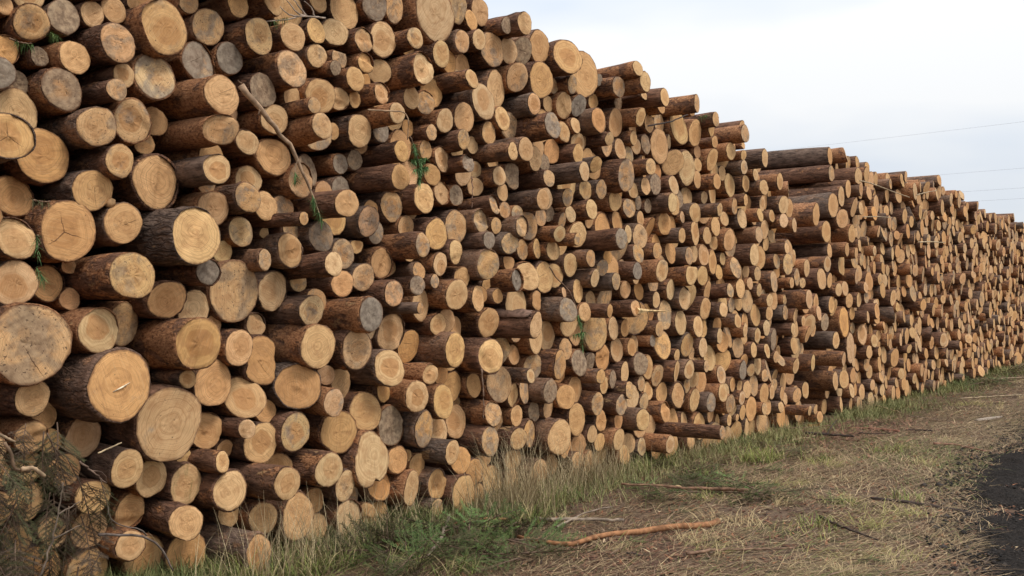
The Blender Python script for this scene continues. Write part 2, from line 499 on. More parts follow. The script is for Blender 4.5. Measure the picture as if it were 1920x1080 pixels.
def log_shape(rng, r, tone, shape, seg, rings_y, length):
    """local frame: x along the stack, y into the stack, z up, origin at the middle of the sawn end"""
    R = outline(rng, seg, shape)
    th = np.arange(seg) / seg * 2 * math.pi
    cx, cz = np.cos(th), np.sin(th)
    big = rng.random() < 0.25
    tx, tz = rng.normal(0, 0.19 if big else 0.07), rng.normal(0, 0.16 if big else 0.06)
    if shape == 'long': tx = tz = 0.0
    thick = rng.uniform(0.93, 0.965) if rng.random() < 0.25 else rng.uniform(0.965, 0.988)

    def plane(x, z): return tx * x + tz * z
    # bark: an annulus at the front, then rings running in
    bv = []; buv = []
    x, z = cx * R * r * thick * 0.985, cz * R * r * thick * 0.985
    bv.append(np.stack([x, plane(x, z) + 0.010, z], -1)); 
    per = th * r
    buv.append(np.stack([per, np.full(seg, -0.01)], -1))
    x, z = cx * R * r, cz * R * r
    ragg = np.abs(rng.normal(0, 0.014 if rng.random() < 0.3 else 0.006, seg)) + 0.004
    bv.append(np.stack([x, plane(x, z) + ragg, z], -1)); buv.append(np.stack([per, ragg], -1))
    bow = rng.normal(0, 0.020, 2)
    for i, yy in enumerate(rings_y):
        k = min(1.0, yy / 1.0)
        amp = 0.019 if seg > 16 else 0.010
        Ri = R * r * (1.0 - 0.012 * k) * (1 + rng.normal(0, amp, seg) + amp * 1.2 * rng.normal())
        if i == len(rings_y) - 1: Ri = R * r * 0.95
        x, z = cx * Ri + bow[0] * k, cz * Ri + bow[1] * k
        y = yy + plane(x, z) * max(0.0, 1 - yy * 2)
        bv.append(np.stack([x, np.broadcast_to(y, x.shape), z], -1)); buv.append(np.stack([per, np.full(seg, yy)], -1))
    bv = np.concatenate(bv); buv = np.concatenate(buv)
    nr = len(rings_y) + 2
    bf = []
    for a in range(nr - 1):
        for j in range(seg):
            j2 = (j + 1) % seg
            bf.append((a * seg + j, a * seg + j2, (a + 1) * seg + j2, (a + 1) * seg + j))
    bf.append(tuple(range((nr - 1) * seg, nr * seg)))
    # sawn end
    ev = []; rim = []
    lv = RING if seg > 16 else [1.0, 0.55]
    hinge = rng.uniform(0.012, 0.030) if (seg > 16 and rng.random() < 0.22) else 0.0
    ha, hc = rng.uniform(0, 6.28), rng.uniform(-0.35, 0.45)
    for q in lv:
        x, z = cx * R * r * thick * q, cz * R * r * thick * q
        y = plane(x, z) + rng.normal(0, 0.0022, seg) + (0.004 if q == 1.0 else 0.0)
        y = y + hinge / (1 + np.exp(-26 * ((x * math.cos(ha) + z * math.sin(ha)) / r - hc)))
        ev.append(np.stack([x, y, z], -1)); rim.append(np.full(seg, q))
    ev.append(np.array([[0, 0, 0.0]])); rim.append(np.zeros(1))
    ev = np.concatenate(ev); rim = np.concatenate(rim)
    ef = []
    for a in range(len(lv) - 1):
        for j in range(seg):
            j2 = (j + 1) % seg
            ef.append((a * seg + j, (a + 1) * seg + j, (a + 1) * seg + j2, a * seg + j2))
    c = len(ev) - 1
    for j in range(seg):
        ef.append(((len(lv) - 1) * seg + j, c, (len(lv) - 1) * seg + (j + 1) % seg))
    rot = rng.uniform(0, 6.28); pith = rng.normal(0, 0.09, 2)
    if shape == 'moss': rot = rng.uniform(-0.2, 0.2)
    px, pz = ev[:, 0] / r - pith[0], ev[:, 2] / r - pith[1]
    euv = np.stack([px * math.cos(rot) - pz * math.sin(rot), px * math.sin(rot) + pz * math.cos(rot)], -1)
    col = np.array(TONE[tone]) * rng.uniform(0.86, 1.08) * (1 + rng.normal(0, 0.05) * np.array((0.4, -0.3, -1.6)) + rng.normal(0, 0.02, 3))
    dlo, dhi = DIRT[tone]
    dirt = rng.uniform(dlo, dhi)
    if tone == 'p' and rng.random() < 0.12: dirt = 0.38
    heart = rng.uniform(0.0, 0.55) if rng.random() < 0.6 else rng.uniform(0.5, 1.0)
    crack = {'star': 1.0, 'crack': 0.4}.get(shape, 0.4 if rng.random() < 0.10 else 0.0)
    if shape in ('rings', 'heart'): heart, dirt = 1.0, 0.1
    if shape in ('rim', 'rim2'): dirt = 0.5
    if shape == 'slate': dirt = 1.0
    tone4 = (*col, dirt)
    prm = (0.9 if shape == 'slate' else rng.random(), heart, crack, 1.0 if shape == 'moss' else 0.0)
    flaky = rng.uniform(0.15, 0.5) if rng.random() < 0.5 else rng.uniform(0.55, 1.0)
    greyb = rng.uniform(0.4, 1.0) if (rng.random() < 0.28 or shape == 'grey') else rng.uniform(0, 0.15)
    if shape == 'grey': flaky = 0.1; greyb = 0.9
    bk = (rng.random(), flaky, greyb, 1.0)
    return bv, bf, buv, bk, ev, ef, euv, rim, tone4, prm


def fill(me, loops_uv=None, rim=None, cols=None, smooth=True):
    li = np.empty(len(me.loops), dtype=np.int32)
    me.loops.foreach_get('vertex_index', li)
    if loops_uv is not None:
        me.uv_layers.new(name='face').data.foreach_set('uv', loops_uv[li].astype(np.float32).ravel())
    if rim is not None:
        me.uv_layers.new(name='rim').data.foreach_set('uv', np.stack([rim, rim], -1)[li].astype(np.float32).ravel())
    for name, arr in (cols or {}).items():
        at = me.attributes.new(name, 'FLOAT_COLOR', 'POINT')
        at.data.foreach_set('color', np.ascontiguousarray(arr, dtype=np.float32).ravel())
    if smooth:
        me.polygons.foreach_set('use_smooth', [True] * len(me.polygons))
    me.update()


def mesh_of(name, v, f, mat, uv=None, rim=None, cols=None, smooth=True):
    me = bpy.data.meshes.new(name)
    me.from_pydata(np.asarray(v).tolist(), [], f)
    if mat is not None: me.materials.append(mat)
    n = len(v)
    cc = {k: (np.tile(np.array(a, dtype=np.float32), (n, 1)) if np.ndim(a) == 1 else a) for k, a in (cols or {}).items()}
    fill(me, uv, rim, cc, smooth)
    return me


def tube(path, radii, seg=7, rng=None, jit=0.0):
    """verts and faces of a tapering tube along a path"""
    path = np.array(path, float); n = len(path)
    v = []; f = []
    t = np.gradient(path, axis=0)
    t /= np.linalg.norm(t, axis=1)[:, None] + 1e-9
    for i in range(n):
        a = np.cross(t[i], (0, 0, 1.0))
        if np.linalg.norm(a) < 1e-3: a = np.cross(t[i], (1.0, 0, 0))
        a /= np.linalg.norm(a); b = np.cross(t[i], a)
        for j in range(seg):
            w = 2 * math.pi * j / seg
            rr = radii[i] * (1 + (rng.normal(0, jit) if rng is not None else 0))
            v.append(path[i] + rr * (a * math.cos(w) + b * math.sin(w)))
    for i in range(n - 1):
        for j in range(seg):
            j2 = (j + 1) % seg
            f.append((i * seg + j, i * seg + j2, (i + 1) * seg + j2, (i + 1) * seg + j))
    f.append(tuple(range(seg))[::-1]); f.append(tuple(range((n - 1) * seg, n * seg)))
    return v, f


NEAR_LOGS = """2525 3291 54 2 t -|tan log up and left of the clean pale log between two grey ones
2642 3211 96 68 m -|speckled log up and left of the clean pale log between two grey ones
2858 3310 104 0 g point|grey log just above the clean pale log between two grey ones
3029 3364 75 1 p -|pale log up and left of the grey-smeared log left of a much bigger tan one
3165 3424 82 -1 p -|pale log just above the grey-smeared log left of a much bigger tan one
3404 3347 162 157 t -|largest tan log near the upper left corner
3099 3184 112 160 m -|grey-smeared log left of a much bigger tan one
2539 3049 85 -10 o -|orange-tan log up and left of the large grey log near the upper left corner
2724 3050 57 0 g -|grey log up and left of the large grey log near the upper left corner
2891 3070 94 69 p -|clean pale log between two grey ones
2465 2898 95 80 g -|grey log up and left of the big pinkish log below the star-cracked one
2636 2903 73 -97 g -|grey log just left of the large grey log near the upper left corner
2820 2876 124 68 g -|large grey log near the upper left corner
3191 3026 72 72 p -|pale log just left of the pale log with a grey upper corner
3095 2911 69 160 m -|speckled log up and left of the pale log with a half-hidden one behind it
3393 3058 144 70 p rim2|pale log with a grey upper corner
2596 2714 130 0 p -|big pale log just above the pale log with star cracks at the left edge
2422 2527 129 310 p star|pale log with star cracks at the left edge
2978 2680 114 160 m -|speckled log just left of the pale log with a half-hidden one behind it
3253 2765 130 70 p -|pale log with a half-hidden one behind it
3503 2822 92 -100 t -|tan log just right of the pale log with a half-hidden one behind it
2754 2499 152 0 o -|big pinkish log below the star-cracked one
3121 2504 96 157 m -|speckled log up and left of the big tan log stained grey low on its rim
3005 2327 129 72 t knob|tan log with a knob on its rim
3451 2430 168 13 t -|big tan log stained grey low on its rim
2637 2269 113 -100 o -|orange-tan log down and left of the big pinkish log below the star-cracked one
2573 2026 118 70 p -|pale log just above the ringed pale log at the left edge
2867 2086 166 71 o star|big orange log at left with radiating cracks
3199 2154 120 70 o -|orange-tan log down and right of the tan log with a knob on its rim
3123 1838 137 300 p -|pale log thrust out on dark bark
3535 2089 172 310 p grey|large clean pale log on ridged grey bark
2571 1783 121 70 p rings|ringed pale log at the left edge
2837 1794 108 -95 t -|tan log just right of the ringed pale log at the left edge
3496 1708 127 69 t -|tan log down and right of the pale log thrust out on dark bark
2617 1458 215 160 m -|huge smudged log at the left edge
3005 1526 129 161 p rings|ringed log with dark stains on its rim
3307 1557 129 -99 m -|speckled log just right of the ringed log with dark stains on its rim
3049 1222 196 309 o sliver|very large orange log with a white sliver
2677 1163 102 70 t -|tan log just below the huge smudged log at the left edge
3459 961 218 160 t -|very large tan log low on the left
3059 901 123 -94 t -|tan log down and left of the very large orange log with a white sliver
2710 942 91 0 t -|tan log up and left of the mossy ringed log beside the brush heap
3192 726 109 154 p -|pale log on orange bark above the brush heap
3447 626 116 0 t -|tan log just right of the pale log on orange bark above the brush heap
3031 577 106 70 p moss|mossy ringed log beside the brush heap
2735 577 109 -100 t -|tan log just left of the mossy ringed log beside the brush heap
3368 424 110 -101 t -|tan log just right of the mossy ringed log beside the brush heap
2892 380 88 -100 t -|tan log down and left of the mossy ringed log beside the brush heap
2639 393 83 0 t -|second tan log down and left of the mossy ringed log beside the brush heap
2562 231 102 0 o -|second orange-tan log down and left of the mossy ringed log beside the brush heap
3268 260 93 71 p -|pale log down and right of the mossy ringed log beside the brush heap
3447 135 138 -73 t -|big tan log down and right of the mossy ringed log beside the brush heap
2814 187 133 -100 o -|big orange-tan log down and left of the mossy ringed log beside the brush heap
3819 3476 118 0 m -|speckled log above a plain brown-grey one
3754 3233 128 0 g -|grey log just left of the smooth dark grey log near the top
3972 3301 106 21 g slate|smooth dark grey log near the top
4050 3680 86 0 p -|pale log up and right of the speckled log above a plain brown-grey one
4294 3751 95 70 p -|pale log just right of the speckled log above a plain brown-grey one
4116 3459 121 138 m -|speckled log up and right of the smooth dark grey log near the top
4458 3546 97 70 p -|pale log just above the pale-hearted log with a grey rim
4724 3661 95 4 p -|pale log up and right of the pale-hearted log with a grey rim
4375 3289 126 160 m rim|pale-hearted log with a grey rim
4737 3483 86 0 m -|speckled log up and right of the pale-hearted log with a grey rim
3704 2969 124 310 p crack|pale log crossed by one straight crack
4202 3125 117 72 g -|grey log down and left of the pale-hearted log with a grey rim
4305 2945 104 68 p -|pale log just above the tan log left of the hanging branch
4760 3192 131 16 p -|pale log down and right of the pale-hearted log with a grey rim
3702 2757 101 310 m -|speckled log just below the pale log crossed by one straight crack
4516 2903 93 310 m -|speckled log up and right of the tan log left of the hanging branch
4083 2758 87 70 p -|pale log up and left of the tan log left of the hanging branch
4349 2701 138 7 t -|tan log left of the hanging branch
4744 3888 93 0 p -|pale log up and left of the broad pale log near the top centre
3686 2512 97 296 p rings|ringed pale log on reddish bark
4545 2557 120 65 m -|speckled log down and right of the tan log left of the hanging branch
4749 2670 126 -102 g -|grey log just right of the tan log left of the hanging branch
4021 2378 103 160 m -|speckled log down and right of the ringed pale log on reddish bark
3818 2293 116 70 t -|tan log up and right of the large clean pale log on ridged grey bark
4278 2355 101 16 p -|pale log just below the tan log left of the hanging branch
4078 2167 101 17 p -|pale log just right of the large clean pale log on ridged grey bark
3976 2033 82 -46 p -|pale log down and right of the large clean pale log on ridged grey bark
4189 1981 72 123 m -|speckled log up and right of the very large speckled log
4442 2060 117 79 o -|smooth orange oval log
4787 2183 111 0 g -|grey log up and right of the smooth orange oval log
3726 1883 93 160 g slate|slate grey log under the large clean one
4039 1773 203 2 m -|very large speckled log
4408 1783 141 -60 p -|pale log just right of the very large speckled log
4599 1646 110 119 p -|pale log with level saw lines
3557 1443 155 310 p rings|large pale log with crisp rings
4297 1549 87 -100 t -|tan log just above the split log with a ragged right edge
4028 1402 115 70 p -|pale log up and left of the split log with a ragged right edge
4283 1308 169 -6 o ragged|split log with a ragged right edge
4625 1399 153 158 p -|pale log just left of the clean round log on grey bark at mid stack
3584 1223 57 160 t -|tan log up and right of the very large tan log low on the left
3878 1177 156 7 t -|big tan log just left of the log with an orange heart and pale ring
4129 1067 134 1 p heart|log with an orange heart and pale ring
4529 1123 156 70 o -|uneven orange log left of centre
4840 1185 76 0 t -|tan log just right of the uneven orange log left of centre
4056 875 64 127 p -|pale log up and left of the pale ringed log low in the stack
3883 869 122 -68 o -|orange-tan log just right of the very large tan log low on the left
4772 999 97 160 m -|speckled log just above the big orange log with a smudged rim
4515 810 136 56 m -|speckled log up and right of the pale ringed log low in the stack
4263 754 137 4 p rings|pale ringed log low in the stack
3846 689 70 154 p -|pale log up and right of the pale log with a mossy streak
3678 555 125 13 p moss|pale log with a mossy streak
3913 498 132 146 p -|pale log just right of the pale log with a mossy streak
4068 298 85 -81 t -|tan log down and right of the pale log with a mossy streak
3582 353 112 160 p -|pale log just below the pale log with a mossy streak
4238 519 115 307 p -|pale log far out on brown bark
4248 262 111 51 t -|tan log just left of the tan lens-shaped log behind grass stems
4532 227 162 70 t lens|tan lens-shaped log behind grass stems
3998 116 122 331 o -|lowest orange log in the grass
3709 107 142 -17 o -|big orange-tan log just left of the lowest orange log in the grass
4731 532 131 160 p -|pale log just below the big orange log with a smudged rim
5303 3988 119 12 g -|grey log just above the broad pale log near the top centre
5533 4042 131 -12 m -|speckled log just left of the giant pale log at the top edge
5928 4065 219 70 p -|giant pale log at the top edge
6246 4210 135 37 m -|speckled log just right of the giant pale log at the top edge
6450 4152 92 14 t -|tan log just right of the giant pale log at the top edge
4911 3694 105 -4 p -|pale log just left of the broad pale log near the top centre
5138 3675 100 69 m -|speckled log just left of the broad pale log near the top centre
5395 3746 136 6 p -|broad pale log near the top centre
5602 3780 87 154 p -|pale log down and left of the giant pale log at the top edge
6269 3918 100 70 m -|speckled log just left of the heavily speckled log near the sky
4952 3513 80 0 m flat|speckled log down and left of the broad pale log near the top centre
5155 3506 80 71 p -|pale log down and left of the broad pale log near the top centre
5604 3529 125 242 p -|pale log below the giant one
6001 3753 115 70 p -|pale log up and right of the pale log below the giant one
6191 3561 88 238 p -|pale log just left of the large pale log with a fine crack
5049 3364 92 69 p -|pale log just right of the pale-hearted log with a grey rim
5238 3282 81 158 p -|pale log up and right of the tall pale log right of the hanging branch
5649 3330 91 71 p -|pale log just below the pale log below the giant one
6025 3458 122 -60 t -|tan log down and right of the pale log below the giant one
5863 3333 96 27 m -|speckled log just below the pale log below the giant one
4968 3211 91 -12 p -|pale log up and left of the tall pale log right of the hanging branch
5258 3115 80 297 p -|pale log just right of the tall pale log right of the hanging branch
5116 2990 121 46 p -|tall pale log right of the hanging branch
5394 3035 88 -9 g -|grey log just right of the tall pale log right of the hanging branch
6049 3212 99 70 p -|pale log down and right of the pale log below the giant one
6292 3278 133 70 p -|second pale log down and left of the large pale log with a fine crack
6188 3068 88 154 m -|speckled log just left of the pale log at the tip of straight reddish bark
5448 2872 84 160 p -|pale log just above the pale log beside the green needle tuft
5892 2958 82 2 m -|speckled log up and right of the pale log beside the green needle tuft
6093 2907 110 5 p -|pale log just right of the pale log beside the green needle tuft
6266 2883 76 141 g -|grey log just left of the pale log at the tip of straight reddish bark
5282 2640 98 310 p -|pale log beside the green needle tuft
5790 2769 108 -75 t -|tan log just right of the pale log beside the green needle tuft
5974 2763 89 -1 o -|orange-tan log just right of the pale log beside the green needle tuft
5799 2551 123 71 p -|pale log down and right of the pale log beside the green needle tuft
6098 2629 105 0 t -|tan log just above the smooth pale oval log in a pale pair
6286 2627 94 -9 g -|grey log up and right of the smooth pale oval log in a pale pair
4745 2396 100 310 p -|pale log up and right of the smooth orange oval log
5190 2318 115 70 m -|speckled log just above the plain tan oval log at mid height
4995 2069 111 6 m -|speckled log just left of the plain tan oval log at mid height
5947 2273 138 70 p -|smooth pale oval log in a pale pair
6269 2358 142 -2 p -|pale log just right of the smooth pale oval log in a pale pair
5553 2151 98 284 m -|speckled log down and left of the smooth pale oval log in a pale pair
6189 2141 104 72 p -|pale log down and right of the smooth pale oval log in a pale pair
5993 2033 98 70 p -|pale log just below the smooth pale oval log in a pale pair
5399 2017 118 2 t -|plain tan oval log at mid height
4603 1966 82 337 p -|pale log just right of the smooth orange oval log
5202 1901 111 2 p -|pale log down and left of the plain tan oval log at mid height
4995 1847 105 0 t -|tan log up and right of the pale log with level saw lines
5626 1848 77 160 g -|grey log down and right of the plain tan oval log at mid height
6340 1934 99 10 p -|pale log down and left of the grey speckled log on red bark
6118 1786 129 142 p -|second pale log down and left of the grey speckled log on red bark
5370 1780 108 158 m -|speckled log up and right of the grey log on long brown bark
4986 1622 121 310 g slate|grey log on long brown bark
5881 1703 137 -40 p -|pale log up and right of the round tan log right of the grey one
5509 1486 152 0 t -|round tan log right of the grey one
5806 1367 148 -102 o -|orange-tan log down and right of the round tan log right of the grey one
4991 1370 146 160 p -|clean round log on grey bark at mid stack
6016 1542 89 29 p -|pale log just right of the round tan log right of the grey one
6081 1336 140 157 p -|pale log just left of the brightest smooth oval log
5324 1220 132 160 p -|pale log just below the round tan log right of the grey one
5783 1153 82 162 p -|pale log up and right of the ringed pale log above the low pair
5077 1111 127 -100 t -|tan log down and left of the clean round log on grey bark at mid stack
5632 987 123 155 p rings|ringed pale log above the low pair
6036 916 143 70 p -|pale log just right of the ringed pale log above the low pair
6337 1013 140 -100 t -|tan log down and left of the brightest smooth oval log
5237 891 152 -2 t -|tan log up and right of the big orange log with a smudged rim
5504 761 153 5 g -|grey log up and right of the big lobed log with a notched rim
4965 764 167 4 o -|big orange log with a smudged rim
6427 707 143 -133 t -|tan log down and right of the ringed pale log above the low pair
5807 712 144 70 m -|speckled log just below the ringed pale log above the low pair
6180 659 124 -117 p -|pale log down and right of the ringed pale log above the low pair
5231 537 204 68 p lobed|big lobed log with a notched rim
4960 381 122 76 p -|pale log down and left of the big lobed log with a notched rim
5017 142 138 64 p -|pale log just right of the tan lens-shaped log behind grass stems
5447 306 130 -67 o -|orange-tan log just below the big lobed log with a notched rim
5585 490 114 -7 o -|orange-tan log just right of the big lobed log with a notched rim
6030 516 99 172 p -|pale log up and right of the rough pale log near the spruce boughs
6297 409 121 31 o -|orange-tan log just above the big rough log at the stack foot
5693 262 136 43 p -|rough pale log near the spruce boughs
6018 247 124 26 o -|orange-tan log up and left of the big rough log at the stack foot
6264 147 159 94 t rough|big rough log at the stack foot
6484 286 118 23 o -|orange-tan log up and right of the big rough log at the stack foot
5955 70 75 85 p -|pale log down and left of the big rough log at the stack foot
5295 98 101 -63 t -|tan log down and left of the rough pale log near the spruce boughs
6615 4273 127 -22 t -|tan log just above the heavily speckled log near the sky
6924 4199 99 238 t -|tan log up and left of the big log against the sky
6488 3981 88 70 p -|pale log up and left of the heavily speckled log near the sky
6712 3952 150 32 m -|heavily speckled log near the sky
6966 3998 123 22 p -|pale log just right of the heavily speckled log near the sky
7194 4047 125 3 g -|grey log up and left of the pinkish oval log below the skyline
7444 4140 157 17 o -|orange-tan log just left of the big log against the sky
7746 4090 168 132 t -|big log against the sky
8223 4030 239 9 o -|long oval orange log against the sky
7047 3767 134 57 m -|speckled log up and right of the large pale log with a fine crack
7403 3807 187 70 o -|pinkish oval log below the skyline
7950 3872 96 47 m -|speckled log down and left of the long oval orange log against the sky
6802 3617 171 1 p crack|large pale log with a fine crack
6536 3453 161 81 p -|pale log down and left of the large pale log with a fine crack
6814 3352 110 71 p -|pale log just below the large pale log with a fine crack
7071 3347 126 -58 m -|speckled log just above the pale log at the tip of straight reddish bark
7169 3533 97 155 p -|pale log just below the pinkish oval log below the skyline
7895 3666 129 -12 p -|pale log down and left of the long oval orange log against the sky
8120 3701 112 6 g slate|grey log just below the long oval orange log against the sky
8303 3570 127 125 o -|orange-tan log just below the long oval orange log against the sky
6672 3207 103 29 m -|speckled log up and left of the pale log at the tip of straight reddish bark
7299 3345 117 269 g -|grey log up and right of the pale log at the tip of straight reddish bark
7897 3407 109 -20 m -|speckled log just below the pinkish oval log below the skyline
6683 3022 84 285 p -|pale log at the tip of straight reddish bark
7040 3100 113 160 p -|pale log just right of the pale log at the tip of straight reddish bark
7301 3061 111 70 p -|second pale log just right of the pale log at the tip of straight reddish bark
6770 2838 96 70 p -|pale log down and left of the pale log at the tip of straight reddish bark
7053 2877 119 0 g ragged|grey log just below the pale log at the tip of straight reddish bark
6614 2569 88 145 m -|speckled log up and right of the smooth pale oval log in a pale pair
7273 2672 95 180 p -|pale log down and right of the pale log at the tip of straight reddish bark
6509 2426 101 85 m -|speckled log just right of the smooth pale oval log in a pale pair
6999 2409 94 152 p -|pale log up and right of the grey speckled log on red bark
6910 2256 94 78 m -|speckled log up and right of the grey speckled log on red bark
6519 2051 128 150 m -|grey speckled log on red bark
7435 2241 93 -8 p -|pale log up and right of the dull grey log overlapping a pale one
7608 2226 94 56 p -|pale log down and left of the pale log with a small one poking in front
8110 2416 131 0 p -|pale log with a small one poking in front
7985 2114 116 -4 p -|pale log just below the pale log with a small one poking in front
6935 1930 103 148 g slate|dull grey log overlapping a pale one
7275 1977 135 7 p -|pale log just right of the dull grey log overlapping a pale one
7547 1976 153 -4 t -|tan log up and left of the purple-grey log near the needle sprig
8108 1859 117 1 p -|pale log up and right of the purple-grey log near the needle sprig
6477 1759 113 70 p -|pale log down and left of the dull grey log overlapping a pale one
7429 1759 103 0 o ragged|orange-tan log down and right of the dull grey log overlapping a pale one
7744 1669 118 134 g -|purple-grey log near the needle sprig
8195 1652 103 24 p -|pale log up and left of the large pale log behind the needle sprig
6709 1554 135 0 t -|tan log just above the brightest smooth oval log
6957 1532 121 332 p flap|pale log under a torn bark flap
6546 1270 150 160 p -|brightest smooth oval log
7019 1309 126 -106 m -|speckled log up and right of the brightest smooth oval log
7461 1134 134 -75 m -|speckled log just below the pale log under a torn bark flap
7723 1151 145 53 m -|speckled log down and left of the large pale log behind the needle sprig
8128 1156 150 8 g -|grey log down and left of the large pale log behind the needle sprig
8497 1459 197 -47 p -|large pale log behind the needle sprig
6847 1014 163 8 m -|speckled log just below the brightest smooth oval log
7075 900 107 -3 t -|tan log down and right of the brightest smooth oval log
7553 910 122 60 g -|grey log up and left of the pointed log with a grey lower half
7900 833 122 0 o -|orange-tan log up and left of the pointed log with a grey lower half
8353 739 115 70 m -|speckled log up and right of the pointed log with a grey lower half
6689 767 109 70 m -|speckled log just right of the ringed pale log above the low pair
7116 713 95 -5 t -|tan log just left of the pointed log with a grey lower half
8085 602 167 0 t point|pointed log with a grey lower half
6645 537 128 70 m -|speckled log up and right of the big rough log at the stack foot
7048 516 103 70 p -|pale log just left of the pointed log with a grey lower half
7319 538 131 0 m -|speckled log just left of the pointed log with a grey lower half
7690 468 166 70 t -|tan log down and left of the pointed log with a grey lower half
6702 273 121 -110 o -|second orange-tan log up and right of the big rough log at the stack foot
6906 137 145 -116 t -|tan log up and right of the big rough log at the stack foot
7460 155 132 0 t -|second tan log just right of the big rough log at the stack foot
8664 3970 112 139 m -|speckled log just right of the long oval orange log against the sky
8829 3641 155 0 t -|tan log down and right of the long oval orange log against the sky
10247 3813 212 -11 t -|tall tan log under the sloping skyline
10599 3795 160 18 t -|tan log just right of the tall tan log under the sloping skyline
9764 3523 197 0 t -|tan log down and left of the tall tan log under the sloping skyline
10069 3374 162 9 p -|pale log just left of the tall pale log in a touching pair
10413 3355 203 1 p -|tall pale log in a touching pair
8802 3072 162 147 m -|second speckled log just left of the tall pale log in a touching pair
10485 2588 142 70 t -|tan log just above the pale log with a chipped flat top
9856 2655 127 11 o -|orange-tan log just above the pale log with dark-barked shoulder
8426 2384 115 310 g -|grey log just right of the pale log with a small one poking in front
9361 2481 136 -21 m -|speckled log just right of the pale log with a small one poking in front
9522 2111 132 160 p -|pale log with dark-barked shoulder
10216 2105 144 163 p flat|pale log with a chipped flat top
10232 1821 139 66 p -|pale log just below the pale log with a chipped flat top
10809 1709 138 42 t -|tan log just below the pale log with a chipped flat top
8970 1695 98 160 p splinter|pale log with a long torn splinter
8797 1484 122 -17 t -|tan log just right of the large pale log behind the needle sprig
10250 1538 153 0 p -|pale log just right of the pale log with a long torn splinter
9817 1289 167 0 p -|pale log down and right of the pale log with a long torn splinter
10405 1276 142 0 m -|speckled log just above the pointed tan log low in the near stack
8652 1185 138 -50 o -|orange-tan log just below the large pale log behind the needle sprig
9318 1097 138 6 g -|grey log just below the pale log with a long torn splinter
9796 949 122 -55 m -|speckled log up and left of the pointed tan log low in the near stack
8778 698 109 92 m -|speckled log just right of the pointed log with a grey lower half
10189 712 152 0 t point|pointed tan log low in the near stack
10586 624 143 0 p -|clean oval log right of the pointed one
8549 547 113 -13 t -|tan log just right of the pointed log with a grey lower half
9094 524 121 160 p -|pale log down and left of the pointed tan log low in the near stack
9791 544 121 48 o -|orange-tan log down and left of the pointed tan log low in the near stack
9813 363 74 722 m long|long slim log sticking far out over the grass at the stack foot
16237 1521 245 -150 o -|tall orange oval log in the far stack
16511 1093 258 -150 p -|largest pale log in the far stack"""

